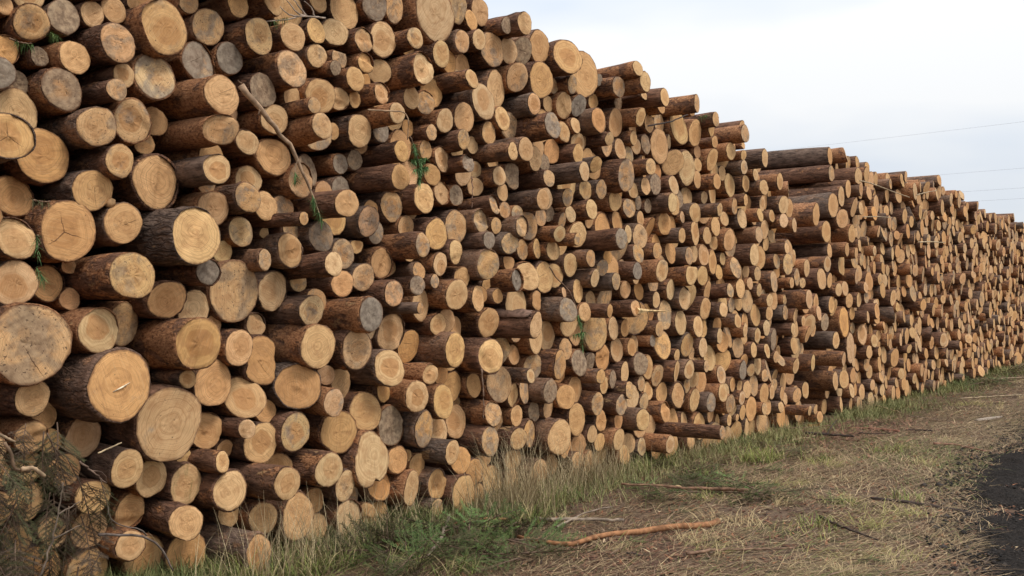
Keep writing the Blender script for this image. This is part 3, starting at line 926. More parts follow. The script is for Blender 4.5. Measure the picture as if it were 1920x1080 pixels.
OTHER_LOGS = """3348 3532 42 -100 t
2959 1896 49 -91 t
2974 1706 64 -105 t
3675 3595 68 0 m
4444 3033 55 310 m
4355 2182 41 -95 t
4378 2261 46 289 m
4695 1854 75 -136 m
3929 1550 65 -72 t
4370 958 84 -88 t
3729 721 59 -95 t
4048 728 65 -100 t
4562 0 37 120 t
4853 3407 59 70 g
5404 3507 91 -37 p
6463 3782 94 -100 t
5112 3232 63 -2 p
4943 2974 65 -56 p
5774 3126 75 -89 o
5902 3096 64 57 m
5059 2750 82 -99 g
5208 2798 83 -101 g
6614 2892 73 -80 p
5067 2559 103 -100 g
5372 2425 85 -100 o
5412 2260 92 -78 g
5143 2140 63 -7 p flat
5816 1972 71 0 p
5929 1892 58 70 m
5500 1671 44 310 m
6384 1518 94 -100 t
5778 496 52 -87 t
5884 407 96 -76 t
5474 84 91 -107 o
6766 4157 76 152 g
7780 3849 87 -70 m
7695 3652 85 -63 t
8546 3828 83 -96 t
6548 3094 77 -56 p
8076 3496 81 0 p
7795 3212 126 -93 o
8329 3386 71 -92 p
8017 3200 96 70 p
8525 3153 143 -87 o
7780 2979 94 297 p
7394 2882 86 160 m
7645 3081 85 -75 g
8249 2874 104 3 p
6935 2558 78 1 m
7125 2544 80 0 m
7415 2676 56 -119 t
7831 2753 95 70 m
8254 2677 104 70 p
7724 2595 81 -71 g
7865 2537 82 -17 m
8002 2610 83 -12 m
6813 2410 78 0 m
6516 2256 79 160 g
6990 2102 79 0 o flat
7255 2222 101 -41 m
7565 2381 77 160 p
7707 2331 60 270 m
8159 2181 83 121 m
7798 2003 115 -62 p
8256 1988 93 108 p
7944 1843 58 -51 p
6790 1896 55 -88 t
6836 1788 68 0 o
7557 1623 87 -76 t flat
8493 1780 90 -100 m
7712 1424 145 -99 p
7217 1255 92 -114 t
7111 1076 64 160 p
8199 1440 119 -90 t
8436 1149 95 -77 g
7513 712 93 -100 g
8231 323 123 -83 t
6847 345 53 -125 t
7164 117 118 -98 t
7235 298 88 -101 t
7800 190 106 -100 t
8071 203 89 21 t
8511 4033 65 -1 g
8764 4154 78 310 p
8916 4045 107 310 p
9151 3970 57 156 p
9325 3957 99 310 p
9531 3919 89 151 o
10026 4009 102 335 p
10435 4023 64 70 t
10761 3962 88 212 p
10912 3881 95 77 p
9074 3722 98 160 p
9522 3739 102 8 m
11155 3769 80 5 p
8456 3401 65 154 m
9082 3508 83 69 p
8914 3371 114 5 p
9453 3503 114 0 g
9109 3344 94 -4 m
9042 3898 81 -96 g
10946 3516 133 70 p
9285 3221 94 160 p
8194 3109 76 160 p
10719 3431 81 -8 p
10691 3251 111 -1 t
10889 3236 99 159 o
9967 3100 112 70 p
9812 2881 112 136 p
9337 3022 94 65 p
9675 3086 123 0 g
9176 2963 88 5 p
8440 2894 99 67 m
8814 2815 109 0 p
9095 2767 106 0 m
9458 2864 79 -100 g
9634 2842 81 -77 g
10370 2990 107 -74 g
10508 2832 117 62 p
10867 3052 80 0 p
11069 2712 117 50 p
10901 2591 103 20 p
10007 2525 84 149 p
10690 2869 81 289 p
10302 2767 71 0 m
9579 2334 97 70 m
10342 2314 114 67 m
10844 2353 133 0 t
9251 2290 99 21 m
8449 2100 89 70 m
8552 2213 73 70 o
8568 1967 89 160 m
8995 2086 98 160 g slate
10812 2100 120 0 p
9179 1899 101 -100 t
9463 1893 103 -100 o
9676 1795 92 0 p
10002 1916 125 4 p
8357 1663 69 216 o
10554 1493 136 70 p
9645 1472 92 58 m
10815 1241 119 0 p
11121 1372 94 70 p
9183 1279 103 -21 o
8955 1261 139 -72 t
9575 1340 67 12 g
10155 1166 76 0 p
11025 1697 90 167 p
8996 1021 116 0 p
8750 960 102 5 g
9575 1048 137 -55 t
10031 990 129 60 p
10320 996 115 70 p
10594 867 105 -9 p
10555 1028 72 169 p
11305 886 116 0 p
8288 1018 74 152 m
8578 908 88 8 p
9391 879 86 -30 m
9652 785 108 -94 p
8888 846 87 123 m
9228 750 134 -51 p
10878 577 119 70 g
11122 680 112 109 p
9436 680 98 -20 p
9616 408 115 -56 t
10231 415 134 -100 o
8760 344 113 69 p
9156 257 116 -49 t
8969 161 107 10 p
9351 203 96 -3 p
9527 229 96 249 p
10486 151 97 0 t
8401 426 90 -25 p
8656 171 101 -99 t
11371 3871 115 310 p
12187 4110 102 -100 t
11995 3852 57 0 p
11968 3643 119 310 p
11291 3656 107 155 p
11654 3653 69 160 p
11666 3503 90 160 p
12817 3447 112 160 p
12214 3481 86 71 p
13184 3366 117 128 p
11585 3278 153 0 p
11913 3328 121 70 p
12281 3310 108 159 p
12933 3139 125 163 p
13781 3186 136 -100 t
11712 3089 76 158 p
12433 3113 103 70 p
11567 3000 104 72 m
11791 2863 127 70 p
12152 2935 86 160 p
12755 2976 89 68 t
12933 2923 104 161 p
13317 2889 108 160 p
11424 2838 97 0 p
12657 2790 134 2 p
12113 2674 115 160 p
13018 3302 70 -73 t
11958 2403 142 160 p
11409 2565 151 70 t
13195 2612 151 -117 t
12987 2547 80 180 p
13303 2345 154 69 p
13856 2456 132 -75 p
12903 2366 113 70 m
11590 2226 139 70 m
12261 2175 109 70 m
12062 2195 91 -5 p
11712 1969 124 77 p
12010 2038 83 75 p
12806 2086 150 70 m
14076 2322 141 44 m
13731 2177 122 28 m
13910 2099 83 42 p
13203 2080 76 160 p
13460 1853 139 310 p
14840 1806 150 -111 t
11188 1684 85 110 p
11446 1554 96 160 p
11865 1436 92 70 p
12334 1627 152 3 t
12635 1657 104 70 p
13161 1667 106 80 m
13356 1622 106 150 p
12452 1827 94 156 p
13173 1844 77 70 m
12542 1458 111 70 p
11832 1789 104 -7 m
13246 1437 92 160 p
14019 1351 128 70 t
14665 1430 126 -100 t
14042 1546 80 0 t
14635 1663 115 11 t
12308 1959 87 70 m
11237 1927 95 160 m
13981 945 120 160 p
13336 924 107 159 p
14008 545 124 33 p
14219 551 101 -132 p
13591 497 109 70 m
12871 582 105 0 p
13443 303 69 310 p
14069 263 72 160 t
14238 141 89 160 t
12452 391 88 70 m
13011 372 83 70 t
11283 537 116 130 m
11454 660 112 -27 p
11746 577 90 73 p
11922 378 99 0 t
11525 308 69 0 p
11760 323 49 0 p
12940 1293 151 0 g
13508 1201 125 70 t
12340 1159 94 161 p
12124 1177 101 70 p
12246 1362 101 70 p
12401 962 124 -1 p
11792 927 127 70 g
12195 908 94 0 m
12642 817 89 0 p
11838 720 91 -3 t
13025 1056 83 1 p
13175 1007 84 0 p
13223 538 107 0 t
14811 3177 177 -80 t
15998 3575 168 -99 p
16278 3723 145 -80 t
15697 3399 200 -128 t
16559 3439 166 -80 t
15989 3205 170 -83 t
15436 2962 175 -150 t
16439 2992 156 -80 t
16518 3955 137 10 t
16925 3790 131 -80 t
17215 4070 133 -80 t
17348 3760 134 -80 t
15928 2694 116 10 t
16643 2683 93 -80 o
15572 2664 114 -150 t
16113 2483 181 -150 p
15275 2436 130 -80 p
15013 2194 179 -80 t
15559 2187 123 -150 t
16658 2289 130 -80 m
16279 2076 128 -150 t
15771 2045 115 -80 p
15645 1796 150 -150 p
16482 1876 129 -150 t
16754 1897 130 -80 t
16841 2104 93 10 t
16936 1609 103 10 p
15327 1524 148 -150 g
15626 1235 141 -80 p
15289 955 120 160 p
15782 580 168 -150 t
-1530 1138 170 120 m
-1138 321 178 66 p
-577 949 170 187 p
11116 1096 170 -63 p
-2230 1425 170 3 p
3051 3808 170 -8 m
-953 2088 170 -103 m
304 2410 174 279 o
355 1384 200 -138 p
588 2603 175 12 p
-135 2803 170 56 t
146 1683 170 61 t
-1296 3964 170 -163 o
2760 4003 181 126 t
565 4033 154 89 t
210 2747 170 146 p
796 229 190 65 o
1580 2064 170 -11 o
502 2937 170 -178 p
2757 3642 170 23 p
-2987 2716 170 99 t
-2173 181 185 188 t
1708 409 172 14 m
1268 2142 159 85 o
-843 3427 183 28 t
2058 3648 157 -19 t
-2144 3914 170 -52 o
-278 2028 164 59 o
1031 3781 162 -188 p
4412 4066 195 -59 o
-2409 3545 170 -105 m
597 1023 198 356 m
-419 1528 170 67 m
1915 2670 194 -57 t
-1217 1544 170 56 t
-1564 3300 177 62 o
-658 413 171 0 o
1301 3984 183 131 o
-796 1418 170 103 m
-122 535 196 50 t
1590 922 160 -59 m
1411 1184 147 146 p
1317 350 180 61 p
-153 1125 193 170 m
141 3094 179 270 m
2450 3500 170 54 t
767 1332 162 118 p
1781 3419 199 7 t
2140 1702 162 -210 p
9891 2163 151 -69 m
-1958 2115 196 26 o
3825 4271 178 118 o
2329 909 194 145 p
1073 1370 154 191 t
-3538 2953 174 53 p
-2701 1510 170 130 m
306 448 176 99 t
-331 3566 170 160 p
-440 2592 190 215 t
-1021 3126 170 207 o
3782 3877 188 137 o
804 3302 150 110 t
7587 3425 170 -53 t
2170 2083 173 243 p
11115 2277 157 -16 o
1825 2308 182 -53 o
-712 3000 170 -144 o
2337 381 170 36 m
820 4213 165 29 m
883 1637 170 -24 p
12624 2408 170 -67 o
1289 3540 153 219 o
847 2886 178 -5 p
1504 1531 170 -74 t
-55 3724 150 4 t
-917 1747 170 212 o
-921 861 170 30 t
-638 3973 183 71 o
-1562 457 170 79 o
10765 301 170 -31 p
1648 3981 170 71 t
1085 2406 170 88 m
97 864 170 215 m
-1281 2212 179 -196 o
2020 212 192 145 p
1437 3041 189 -66 o
11283 3157 170 -96 p
193 4174 176 30 m
359 1951 170 301 m
-1016 3761 170 99 t
728 2002 170 80 m
8947 2332 150 -63 m
13742 1771 159 -24 t
13561 2553 170 -20 m
1834 1560 167 -101 t
-2825 683 180 -40 p
13730 793 170 -84 o
13823 250 170 -2 m
4791 4164 189 189 o
739 3604 167 -13 t
12607 176 170 -33 m
337 3459 183 163 t
-2786 3801 170 -49 t
1384 2531 162 151 p
-605 2050 170 -32 p
1259 902 180 -177 o
-439 163 162 11 m
11533 1058 170 -88 t
2247 4051 189 21 o
12363 696 152 -42 m
2297 3168 187 -71 p
-504 3279 170 212 t
-162 3276 170 88 o
12625 570 146 -5 o
-1719 3849 176 102 t
3075 4164 176 -32 t
-985 2463 189 80 p
14284 1818 170 -62 o
2076 1226 164 -240 m
1012 504 166 179 p
8738 1786 159 -91 m
-3060 1146 181 375 p
-1164 649 149 27 p
8666 2520 169 -62 o
-1878 2856 195 -24 p
11698 2515 149 -57 m
13678 1455 170 -1 t
3464 3707 170 -161 o
1733 1226 183 14 m
9278 1598 197 -36 m
-1544 1959 183 183 t
-34 2482 172 -37 p
7155 1718 158 -40 t
1115 4243 136 -228 m
13224 237 168 -19 o
10537 1846 170 -69 p
2045 597 196 47 m
9939 1626 170 -37 m
60 223 162 -280 m
12650 1133 177 -87 o
1166 1787 155 273 m
59 2147 175 106 o
12209 401 164 -10 o
5226 1542 139 -23 m
12508 2072 148 -98 o
-1680 2400 170 1 m
955 1061 170 99 t
2136 2395 148 -22 m
12872 1579 145 -61 m
8007 2913 149 -64 p
4139 4260 143 -9 o
11826 136 140 -56 t
-2758 4341 170 -41 p
3981 2974 158 -99 p
13427 688 150 -66 t
12395 2672 161 -20 p
-192 4174 140 124 o
-1150 1105 170 381 p
-2357 1859 170 -38 o
11149 177 143 -39 m
-342 3019 136 -28 t
3537 4120 154 7 p
-118 1578 119 -190 p
4116 3898 143 389 t
10143 2912 137 -23 t
5045 3905 152 -48 t
2273 1441 136 27 t
-3467 4341 170 -189 m
770 2328 163 174 o
12881 864 163 -55 m
1528 129 132 -139 m
-1391 3640 170 72 o
9069 3140 120 -58 p
-694 693 117 234 p
2834 4342 130 100 o
-899 4206 170 -232 o
5569 2473 122 -65 m
8755 2106 150 -5 o
400 751 146 -9 m
2389 1216 124 -141 p
12957 1843 140 -11 t
1919 3080 170 193 o
473 3754 146 153 o
-719 126 128 58 t
768 666 134 -135 p
1471 639 155 152 o
-3983 3464 170 211 p
12238 2421 142 -64 o
-1121 2802 164 -40 m
-1809 1349 170 -35 o
10218 142 147 -91 p
12677 3209 147 -10 o
6047 4410 154 78 t
10855 839 151 -52 o
1172 3257 154 -136 o
418 168 132 241 p
1801 3736 123 36 p
3551 4410 136 25 t
-518 2309 109 26 o
11162 3411 113 -10 p
13787 1143 166 -20 m
11967 3069 150 -15 t
4747 2929 140 -6 m
9784 2410 126 -62 o
1012 3490 137 -11 o
11623 1374 162 -62 m
12312 130 135 -78 t
-1932 634 170 135 t
9626 2587 117 -56 o
7882 2323 121 -60 p
1481 4285 170 46 o
1591 2748 145 323 o
7591 2734 118 -28 p
535 4331 152 205 p
1928 4114 143 -67 p
9754 153 151 -45 o
11345 1291 135 -2 o
9355 447 155 -38 t
11574 116 118 -58 m
12420 3667 152 -10 t
-1764 171 170 16 t
-2089 2506 170 158 m
203 3857 147 100 p
2307 3753 121 -204 t
-1221 4307 170 -52 p
12094 664 125 -13 t
1552 3662 142 -134 o
-1367 2562 170 -79 t
7968 1548 144 -15 t
-1447 780 170 275 t
7410 1422 165 -5 p
11401 1773 135 -23 p
1934 1896 128 -32 t
9012 1485 96 -5 o
1321 2781 97 37 p
9891 3822 135 -76 m
514 2198 127 -105 m
11223 2882 115 -31 o
-29 3985 115 73 o
9500 3266 132 -50 o
626 1744 113 55 p
12096 1818 161 -12 m
-195 250 103 103 p
3307 3961 133 275 m
7304 2444 132 -10 m
1099 128 133 42 o
1163 2939 104 47 p
1481 3339 117 83 m
8550 3621 130 -32 m
13058 661 102 -54 m
-2518 2298 170 -120 o
5572 2712 123 -29 t
-3445 2356 170 -37 o
2364 2307 104 -55 t
8414 128 133 -75 m
11469 2009 115 -82 t
5128 4194 154 -30 t
5429 3306 117 -67 t
10151 2662 118 -66 t
10931 96 96 -25 o
297 4436 110 121 t
-255 1759 114 348 t
13423 1397 94 -57 o
-914 1194 87 68 o
-2718 165 170 -17 p
2019 945 125 -78 o
11994 1033 98 -11 o
8162 3335 106 -33 p
2519 4159 109 149 o
5496 4272 107 -70 t
4473 2359 95 -54 m
11164 2523 100 -25 t
7703 734 104 -73 t
6368 4485 112 -3 o
12667 1867 114 -29 m
-2450 1010 170 243 p
1638 2511 98 172 p
14043 100 101 -55 p
12923 150 154 -89 t
13186 3098 138 -69 o
5431 1031 87 -5 o
-3011 1986 170 188 t
7305 927 131 -60 m
7942 355 117 -36 o
-615 1788 97 58 p
10481 370 126 -85 t
-2379 575 170 121 p
14292 1477 170 -19 p
11856 1209 132 -29 m
-2065 1048 170 -36 m
13508 2192 107 -98 t
4529 3767 133 -73 p
8674 3393 133 -16 m
3736 1652 126 -2 p
3812 1431 105 -48 p
837 3954 94 210 t
6575 87 92 -16 t
560 3296 98 91 t
2909 735 98 -23 t
10602 2368 114 -10 p
9920 747 121 -71 o
-293 3862 132 300 o
4886 2513 86 -86 o
10002 305 126 -79 m
-290 823 145 32 m
-542 3716 92 25 p
-1753 4257 170 152 m
11333 2164 96 -37 t
12177 3697 101 -80 m
5643 2954 132 -40 o
6376 3053 105 -87 p
1412 1785 98 23 m
12981 2724 95 -37 m
-3361 170 170 9 m
1532 2324 98 56 p
6440 2843 109 -61 p
10521 2143 132 -55 o
2194 2621 90 -1 o
4776 100 105 -26 p
13889 1584 83 -213 m
-3330 672 170 127 p
2596 4366 115 117 p
2407 102 106 112 m
12069 1541 123 -30 o
40 3476 120 32 p
13549 129 134 -82 p
2521 3755 97 132 m
-741 1161 95 48 m
608 1538 100 125 m
9718 1980 102 -63 m
-553 1269 121 102 t
10110 2348 127 -54 o
10859 1466 116 -24 t
1830 811 113 111 p
9131 2491 100 -37 p
417 1679 107 74 p
2154 2888 134 -74 p
10884 2854 120 -16 t
4591 2218 93 -99 m
990 782 117 270 m
977 2149 115 17 o
9298 2060 102 -37 p
9598 605 84 -181 p
13074 2236 106 -1 o
12725 1390 89 -78 o
13314 1118 91 -93 t
10715 1031 92 -46 p
-902 573 125 -20 t
944 3123 81 -50 m
3857 2627 107 -6 o
3016 3540 105 57 o
3093 368 118 -77 t
11367 96 94 -97 m
-3372 3731 170 137 t
9454 2684 86 -68 t
5830 3599 119 -11 m
6301 1248 102 -79 t
10984 1916 134 -24 t
2354 1867 116 -48 p
-1393 131 136 -86 m
6758 2041 98 -99 t
1101 2710 139 22 o
13184 1254 101 -73 o
12070 171 113 -13 p
-48 4363 104 14 p
11069 430 128 -33 t
-385 4058 90 85 p
7163 1470 96 -43 m
14149 2112 86 -46 t
8139 886 128 -61 o
11490 3582 109 -47 p
3095 127 130 -92 m
11801 3804 119 -44 t
1228 635 95 87 p
290 1076 121 76 t
11900 2662 104 -92 t
13997 1885 128 -15 p
10601 3043 121 -99 m
11580 3813 107 -43 m
-416 1133 74 -5 o
7491 3016 80 -206 p
402 3186 100 400 o
9485 1436 68 -198 t
4200 79 82 -232 o
5775 3798 92 -97 m
10410 808 92 -5 m
5955 1142 95 -55 m
6580 1014 104 -61 o
12001 2835 86 -4 t
1731 4232 92 98 o
10715 2683 110 -58 p
2211 3485 73 -105 o
878 2595 116 42 o
2375 4304 100 232 o
12339 2931 106 -9 t
8414 2580 86 -64 t
10738 3595 88 -23 o
5275 3420 65 -72 o
1697 2952 90 -42 p
-652 1619 81 206 o
-387 415 100 -159 t
1616 1790 113 143 m
6863 794 61 -231 o
8880 518 97 -8 t
6859 3008 96 -82 p
2080 3364 109 49 p
12033 1336 88 -26 p
-1922 1708 170 -67 o
7472 3188 98 -25 t
10617 1178 91 -56 m
12801 381 113 -35 p
8942 2605 125 -56 o
12608 3467 102 -79 t
113 4438 79 -26 o
10274 2501 90 -85 p
-2218 4339 170 119 t
562 562 103 127 p
3351 1271 115 -56 t
8552 331 93 -34 p
6206 3739 95 -20 o
-879 281 88 157 o
4190 2532 98 -55 p
9257 3454 93 -4 t
7506 2544 96 -16 m
14069 1136 95 -54 m
11632 1757 102 -9 m
12814 2607 109 -48 p
11919 558 86 -62 m
-51 1881 113 126 t
12418 2274 81 -143 p
6140 1120 88 -45 o
8199 75 80 -97 p
5573 1222 122 -85 p
6768 1237 76 -245 m
7657 78 80 -258 p
11656 281 68 -160 t
-279 2315 131 90 m
2343 2747 105 51 t
9690 3775 70 -125 t
9704 3932 85 -48 t
9361 1329 87 -97 m
11257 1508 103 -29 o
2525 570 102 -32 t
11849 2166 122 -5 p
10200 3141 105 -92 t
1252 4428 101 137 t
5288 2923 67 -126 t
1753 101 101 287 o
12578 2994 89 -46 p
-1468 2912 170 59 o
7349 3541 87 -34 o
-1046 1347 95 166 p
693 3102 82 322 o
10030 3614 86 -22 m
2840 1047 80 -117 t
2687 3395 91 -59 t
9700 1624 72 -86 o
9288 3671 124 -69 t
-586 3543 90 -104 o
3357 1884 103 -84 o
2238 69 69 -41 o
12477 3328 93 -58 t
7051 324 94 -10 p
13011 3489 90 -48 m
-492 2859 87 30 t
1240 1552 99 -31 p
-54 1389 86 35 m
6678 1786 95 -88 o
6201 1576 102 -41 t
8467 2727 74 -94 p
5991 2481 79 -259 p
699 3845 84 -65 o
11477 460 95 -50 o
84 1280 94 256 m
1933 2084 65 42 m
-460 623 125 -54 m
-743 3707 108 220 p
9487 1235 73 -163 p
-107 3041 77 109 o
7924 1042 88 -98 o
5760 2138 97 -63 p
1304 1381 84 229 m
3873 2460 63 -74 m
1010 4037 102 422 p
9463 72 77 -259 o
13791 532 98 -35 t
9005 2934 89 -73 o
-2509 2773 170 -120 o
11648 752 106 -8 o
12222 3109 107 -45 o
4476 538 131 -87 t
7617 2924 78 -243 t
2732 770 87 -75 p
11994 850 89 -98 o
8613 2924 80 -165 t
13118 2855 99 -58 o
236 71 74 184 m
8617 2765 84 -189 t
5647 2003 80 -180 m
8311 3222 85 -8 o
555 367 90 -184 o
9299 2788 103 -99 o
1186 1158 86 26 t
9550 1666 88 -64 o
4593 3361 108 -77 t
9196 3841 76 -185 o
3310 4337 122 -75 o
-3511 1584 170 273 t
4541 3146 98 -34 t
4022 2554 76 -245 t
10878 1059 77 -103 t
11049 1531 82 -124 m
4794 1715 98 -56 m
5349 4171 71 84 p
6830 1376 80 -222 t
4961 2329 118 -70 p
-1925 3458 170 -38 p
1070 3072 63 -1 p
1359 3744 68 39 t
12099 3255 82 -70 m
5578 3163 93 -54 p
3432 2675 74 -93 m
13785 1993 73 -239 m
1314 86 89 27 p
6858 493 93 -99 p
6908 2720 90 -2 t
11356 303 104 -85 t
13398 453 92 -29 p
13363 60 65 -88 o
2413 2133 78 75 o
-2223 3123 170 27 o
134 626 77 -65 t
11898 1943 66 -206 o
-955 101 106 -38 m
-438 1838 91 7 o
2867 899 73 -99 p
2499 3940 91 61 m
1088 2000 75 74 m
8387 3758 82 -199 o
-499 4193 76 99 t
4772 291 90 -38 o
2560 757 87 -86 m
5804 80 81 -86 m
6706 2245 116 -28 m
11373 3408 101 -4 t
6926 659 89 -97 m
-875 2801 86 127 p
5317 4329 85 41 t
13047 2046 87 -49 t
12380 3454 71 -81 o
3995 4081 83 -210 o
1076 4444 74 111 o
11590 2741 100 -94 p
11397 2333 86 -17 p
11765 1598 103 -19 o
957 1894 85 121 o
11653 430 86 -17 p
-736 2294 113 -33 m
13198 787 91 -96 p
13365 2062 91 -37 m
9985 87 92 -21 o
-1186 3398 155 160 p
2060 1470 85 257 t
11132 2052 74 -104 o
6597 2738 86 -61 p
11922 1648 65 -123 t
591 70 73 9 m
6551 860 58 -234 p
7923 1294 103 -20 m
6356 3631 94 -89 p
-709 2716 106 166 t
1787 1780 65 129 m
-1566 1606 170 20 p
5205 253 82 -133 m
9979 2800 68 -256 o
819 864 76 -33 o
5703 4305 108 -32 o
8410 1923 77 -233 t
-2882 3253 170 214 m
9821 3241 95 -57 o
9150 2154 75 -121 p
5722 2324 97 -53 m
21108 2512 194 73 m
17669 3148 181 -287 m
28227 756 163 92 m
29053 3517 186 1 p
21711 1140 151 36 p
20702 2938 171 22 p
33187 3593 187 -78 t
29353 2832 172 68 o
24601 2387 172 -89 p
20347 1431 192 -75 t
23850 3093 152 -31 o
16953 2864 176 -390 m
30786 2747 191 -56 m
34481 3665 171 -17 m
17253 3467 165 -182 t
24026 760 175 -13 o
38113 3573 189 14 p
26865 3775 158 -74 m
19449 255 161 -80 p
34771 1094 193 -22 t
32299 570 169 79 m
24553 3184 159 71 p
19143 2523 152 -190 m
19802 4051 177 -99 p
28500 3823 189 18 m
29421 3427 182 -32 o
20128 1099 189 -28 m
33781 706 185 -31 p
33458 3118 196 32 m
33741 1786 194 49 m
22208 2331 183 71 p
29947 1689 163 8 o
24891 616 159 -43 o
26171 1264 166 31 p
36034 2681 156 -104 m
25291 574 177 7 p
22583 3344 154 -49 m
18198 2786 189 -317 t
31585 2998 176 37 p
31606 1846 200 -23 t
23454 2686 187 -46 m
26056 1576 153 15 t
21154 3827 172 182 m
25555 3516 152 17 t
19854 3546 199 -25 p
38355 3268 193 -89 o
35634 1205 177 1 p
28416 1628 167 8 p
33014 2878 175 -52 t
29224 512 186 50 o
18996 1776 150 -172 t
17203 1306 186 -177 p
17800 2075 153 -246 o
23370 890 180 -57 o
31866 591 199 163 t
30483 3311 173 87 t
38002 1194 189 93 p
19787 2065 174 -38 m
41300 2289 169 -2 p
28214 2903 176 -119 p
20320 3367 185 6 o
36124 3897 189 -42 t
37501 2492 178 29 t
22982 1686 157 25 m
34791 2211 189 -24 p
17508 2226 183 -148 o
25292 2767 164 52 t
40720 2241 179 18 m
18158 3630 198 -213 t
30406 2110 157 -37 p
21941 2577 182 -80 t
18022 765 156 -144 t
36543 3523 180 84 o
36037 3108 165 -71 o
30024 3836 190 -87 p
22800 593 184 -26 p
34323 817 151 53 t
28663 2075 193 -47 m
36466 2378 175 89 m
31295 3591 151 -82 t
24970 2028 198 83 m
35892 3413 176 35 p
33672 1435 167 21 t
30344 1283 162 0 p
20177 3661 149 15 t
37083 1354 136 -15 m
23545 4332 106 0 p
20975 4080 134 121 p
19356 1834 162 -263 m
37573 1782 153 -105 p
22633 2871 117 -13 t
23102 3614 130 -7 t
26542 3617 134 -96 p
39246 2984 120 102 p
33417 1930 140 -7 p
22395 1731 173 91 m
23681 1626 165 77 t
36941 2952 139 49 o
27581 3325 124 8 t
18604 863 166 -46 o
27247 2150 149 44 o
32895 3511 115 71 m
23361 2001 105 -36 o
25799 3360 141 -113 t
35447 3173 117 41 t
20808 1754 141 77 t
32631 2410 149 -43 p
18209 294 115 -155 p
22022 1818 129 -56 t
36066 2405 112 -69 p
17027 2020 110 -382 p
17379 526 136 -301 o
22547 4151 139 -17 t
17623 1415 105 -258 m
19574 2866 135 -62 p
34949 1521 119 -21 t
39705 2578 116 -26 m
21470 647 117 -12 t
16303 152 136 -241 p
28710 2431 126 -31 m
22302 307 148 -213 p
36755 2365 118 4 o
29651 1041 132 128 m
17552 4219 127 -175 p
16126 1062 112 -338 m
34009 2853 129 43 p
32268 3709 128 135 t
23785 312 117 -67 m
22314 1432 134 46 t
21673 3474 133 -89 t
26553 2741 151 -38 p
19314 657 131 -116 t
34680 1659 136 -117 t
20541 881 112 -6 o
20616 3810 155 -36 o
34309 2494 150 45 m
24988 3613 120 -61 t
15932 1759 146 -223 p
27204 3478 146 -27 m
19707 682 136 -112 o
21642 4203 140 1 m
19614 2601 128 -75 o
32600 3141 118 -92 m
36448 1459 128 30 t
30538 484 117 -26 m
26717 3395 142 99 t
24320 2499 135 77 o
18676 2467 112 -179 p
35712 3151 114 -14 t
32181 1167 146 3 o
31726 2177 152 5 m
30072 743 132 -105 p
16228 852 118 -325 t
36346 849 137 -149 t
31628 2449 136 -56 o
32993 1091 139 9 o
36759 1904 138 -26 t
29989 2064 129 -31 t
18758 4158 136 -176 p
20390 2443 157 -7 m
27677 1320 121 47 p
37249 1849 126 -100 p
27310 1685 125 25 m
29574 2491 136 -153 o
25410 2328 118 81 o
20789 2652 107 7 p
15824 264 125 -1334 m
21652 3917 139 -129 p
20251 2769 138 -96 m
28651 443 130 -124 m
24585 3488 138 -110 m
32693 2903 125 -37 t
35095 1074 129 -157 t
25809 1453 125 163 p
19613 1071 122 -184 m
30929 1797 136 -7 p
32401 1475 138 77 p
27993 3110 126 -30 m
26816 2118 136 76 p
32072 3028 138 -88 p
19629 3120 129 48 t
31095 2846 132 -42 p
21632 2674 148 57 o
34287 1393 137 -67 o
29020 979 140 15 o
37902 3831 123 -20 m
37578 955 107 -18 m
27530 3075 130 -31 t
33232 968 131 -63 m
24201 1618 175 10 p
37114 2221 145 -120 p
28286 2214 132 4 o
35557 3424 162 -170 o
17692 894 135 -237 m
34530 2685 135 -147 p
26592 1432 123 -39 m
22302 3919 131 90 o
16039 129 130 -431 t
23844 3625 121 -67 p
30950 3803 128 -31 t
23600 3465 127 -9 o
24272 3918 129 -75 o
38989 1890 109 -24 m
31157 3322 134 25 t
25686 691 132 3 p
27815 3500 131 -86 p
24194 2742 117 61 t
33823 3578 146 -11 p
18311 2093 147 -158 o
37818 897 136 142 o
19857 1648 127 -121 o
32785 3920 113 -53 m
20705 3543 128 -9 t
21965 599 120 140 o
30677 1719 117 155 p
26737 1244 121 -20 m
37718 3040 144 184 t
21891 873 146 6 t
22488 1224 143 -52 o
26998 3006 110 -50 t
20834 430 152 -83 t
34958 824 115 -141 p
28845 1564 117 -6 t
24923 2764 122 87 t
28063 1871 143 49 p
30549 1490 130 -44 p
24411 703 128 -20 p
28900 2882 110 -4 m
33225 1735 132 49 p
35542 829 124 64 p
21379 1484 142 1 t
26526 1931 129 39 p
22996 4148 162 71 m
21440 1101 126 -55 m
24102 4124 124 -38 t
28182 1483 114 95 t
29823 3152 117 -59 t
28057 998 139 61 t
27649 2715 124 127 p
28811 3996 150 -59 o
22876 2808 124 48 m
23850 2061 152 33 o
19384 3229 138 -4 o
32513 2680 144 -91 p
22875 3053 124 27 p
33849 2593 124 -40 p
17711 1188 129 -126 p
22434 3021 130 -56 t
22815 2098 123 31 m
26697 740 129 176 o
24779 4064 121 -21 t
14122 2849 135 -907 t
20698 1279 152 54 m
27457 969 160 47 o
17575 2572 128 -243 t
17002 3273 133 -195 m
38552 1436 127 -18 o
28945 3176 173 19 m
34147 3127 170 48 t
28172 3268 118 1 p
19003 1460 135 -152 t
32705 685 124 56 m
35839 693 136 -4 m
29097 1638 150 -4 p
29692 3867 125 -54 o
24383 1882 136 110 p
35657 2655 147 -173 o
34455 1989 119 35 p
20046 2951 137 -108 p
24378 2153 123 -4 p
20115 2535 131 -54 p
23898 1195 138 -26 m
31293 1034 150 -40 t
25730 1860 117 104 t
23438 1464 126 -123 m
36445 1704 122 -49 t
38107 2335 135 -52 t
28048 2365 123 73 t
19945 581 127 68 t
27669 547 140 1 p
34815 2557 154 208 m
26528 524 130 54 p
18605 3802 144 -249 p
18915 557 107 -22 p
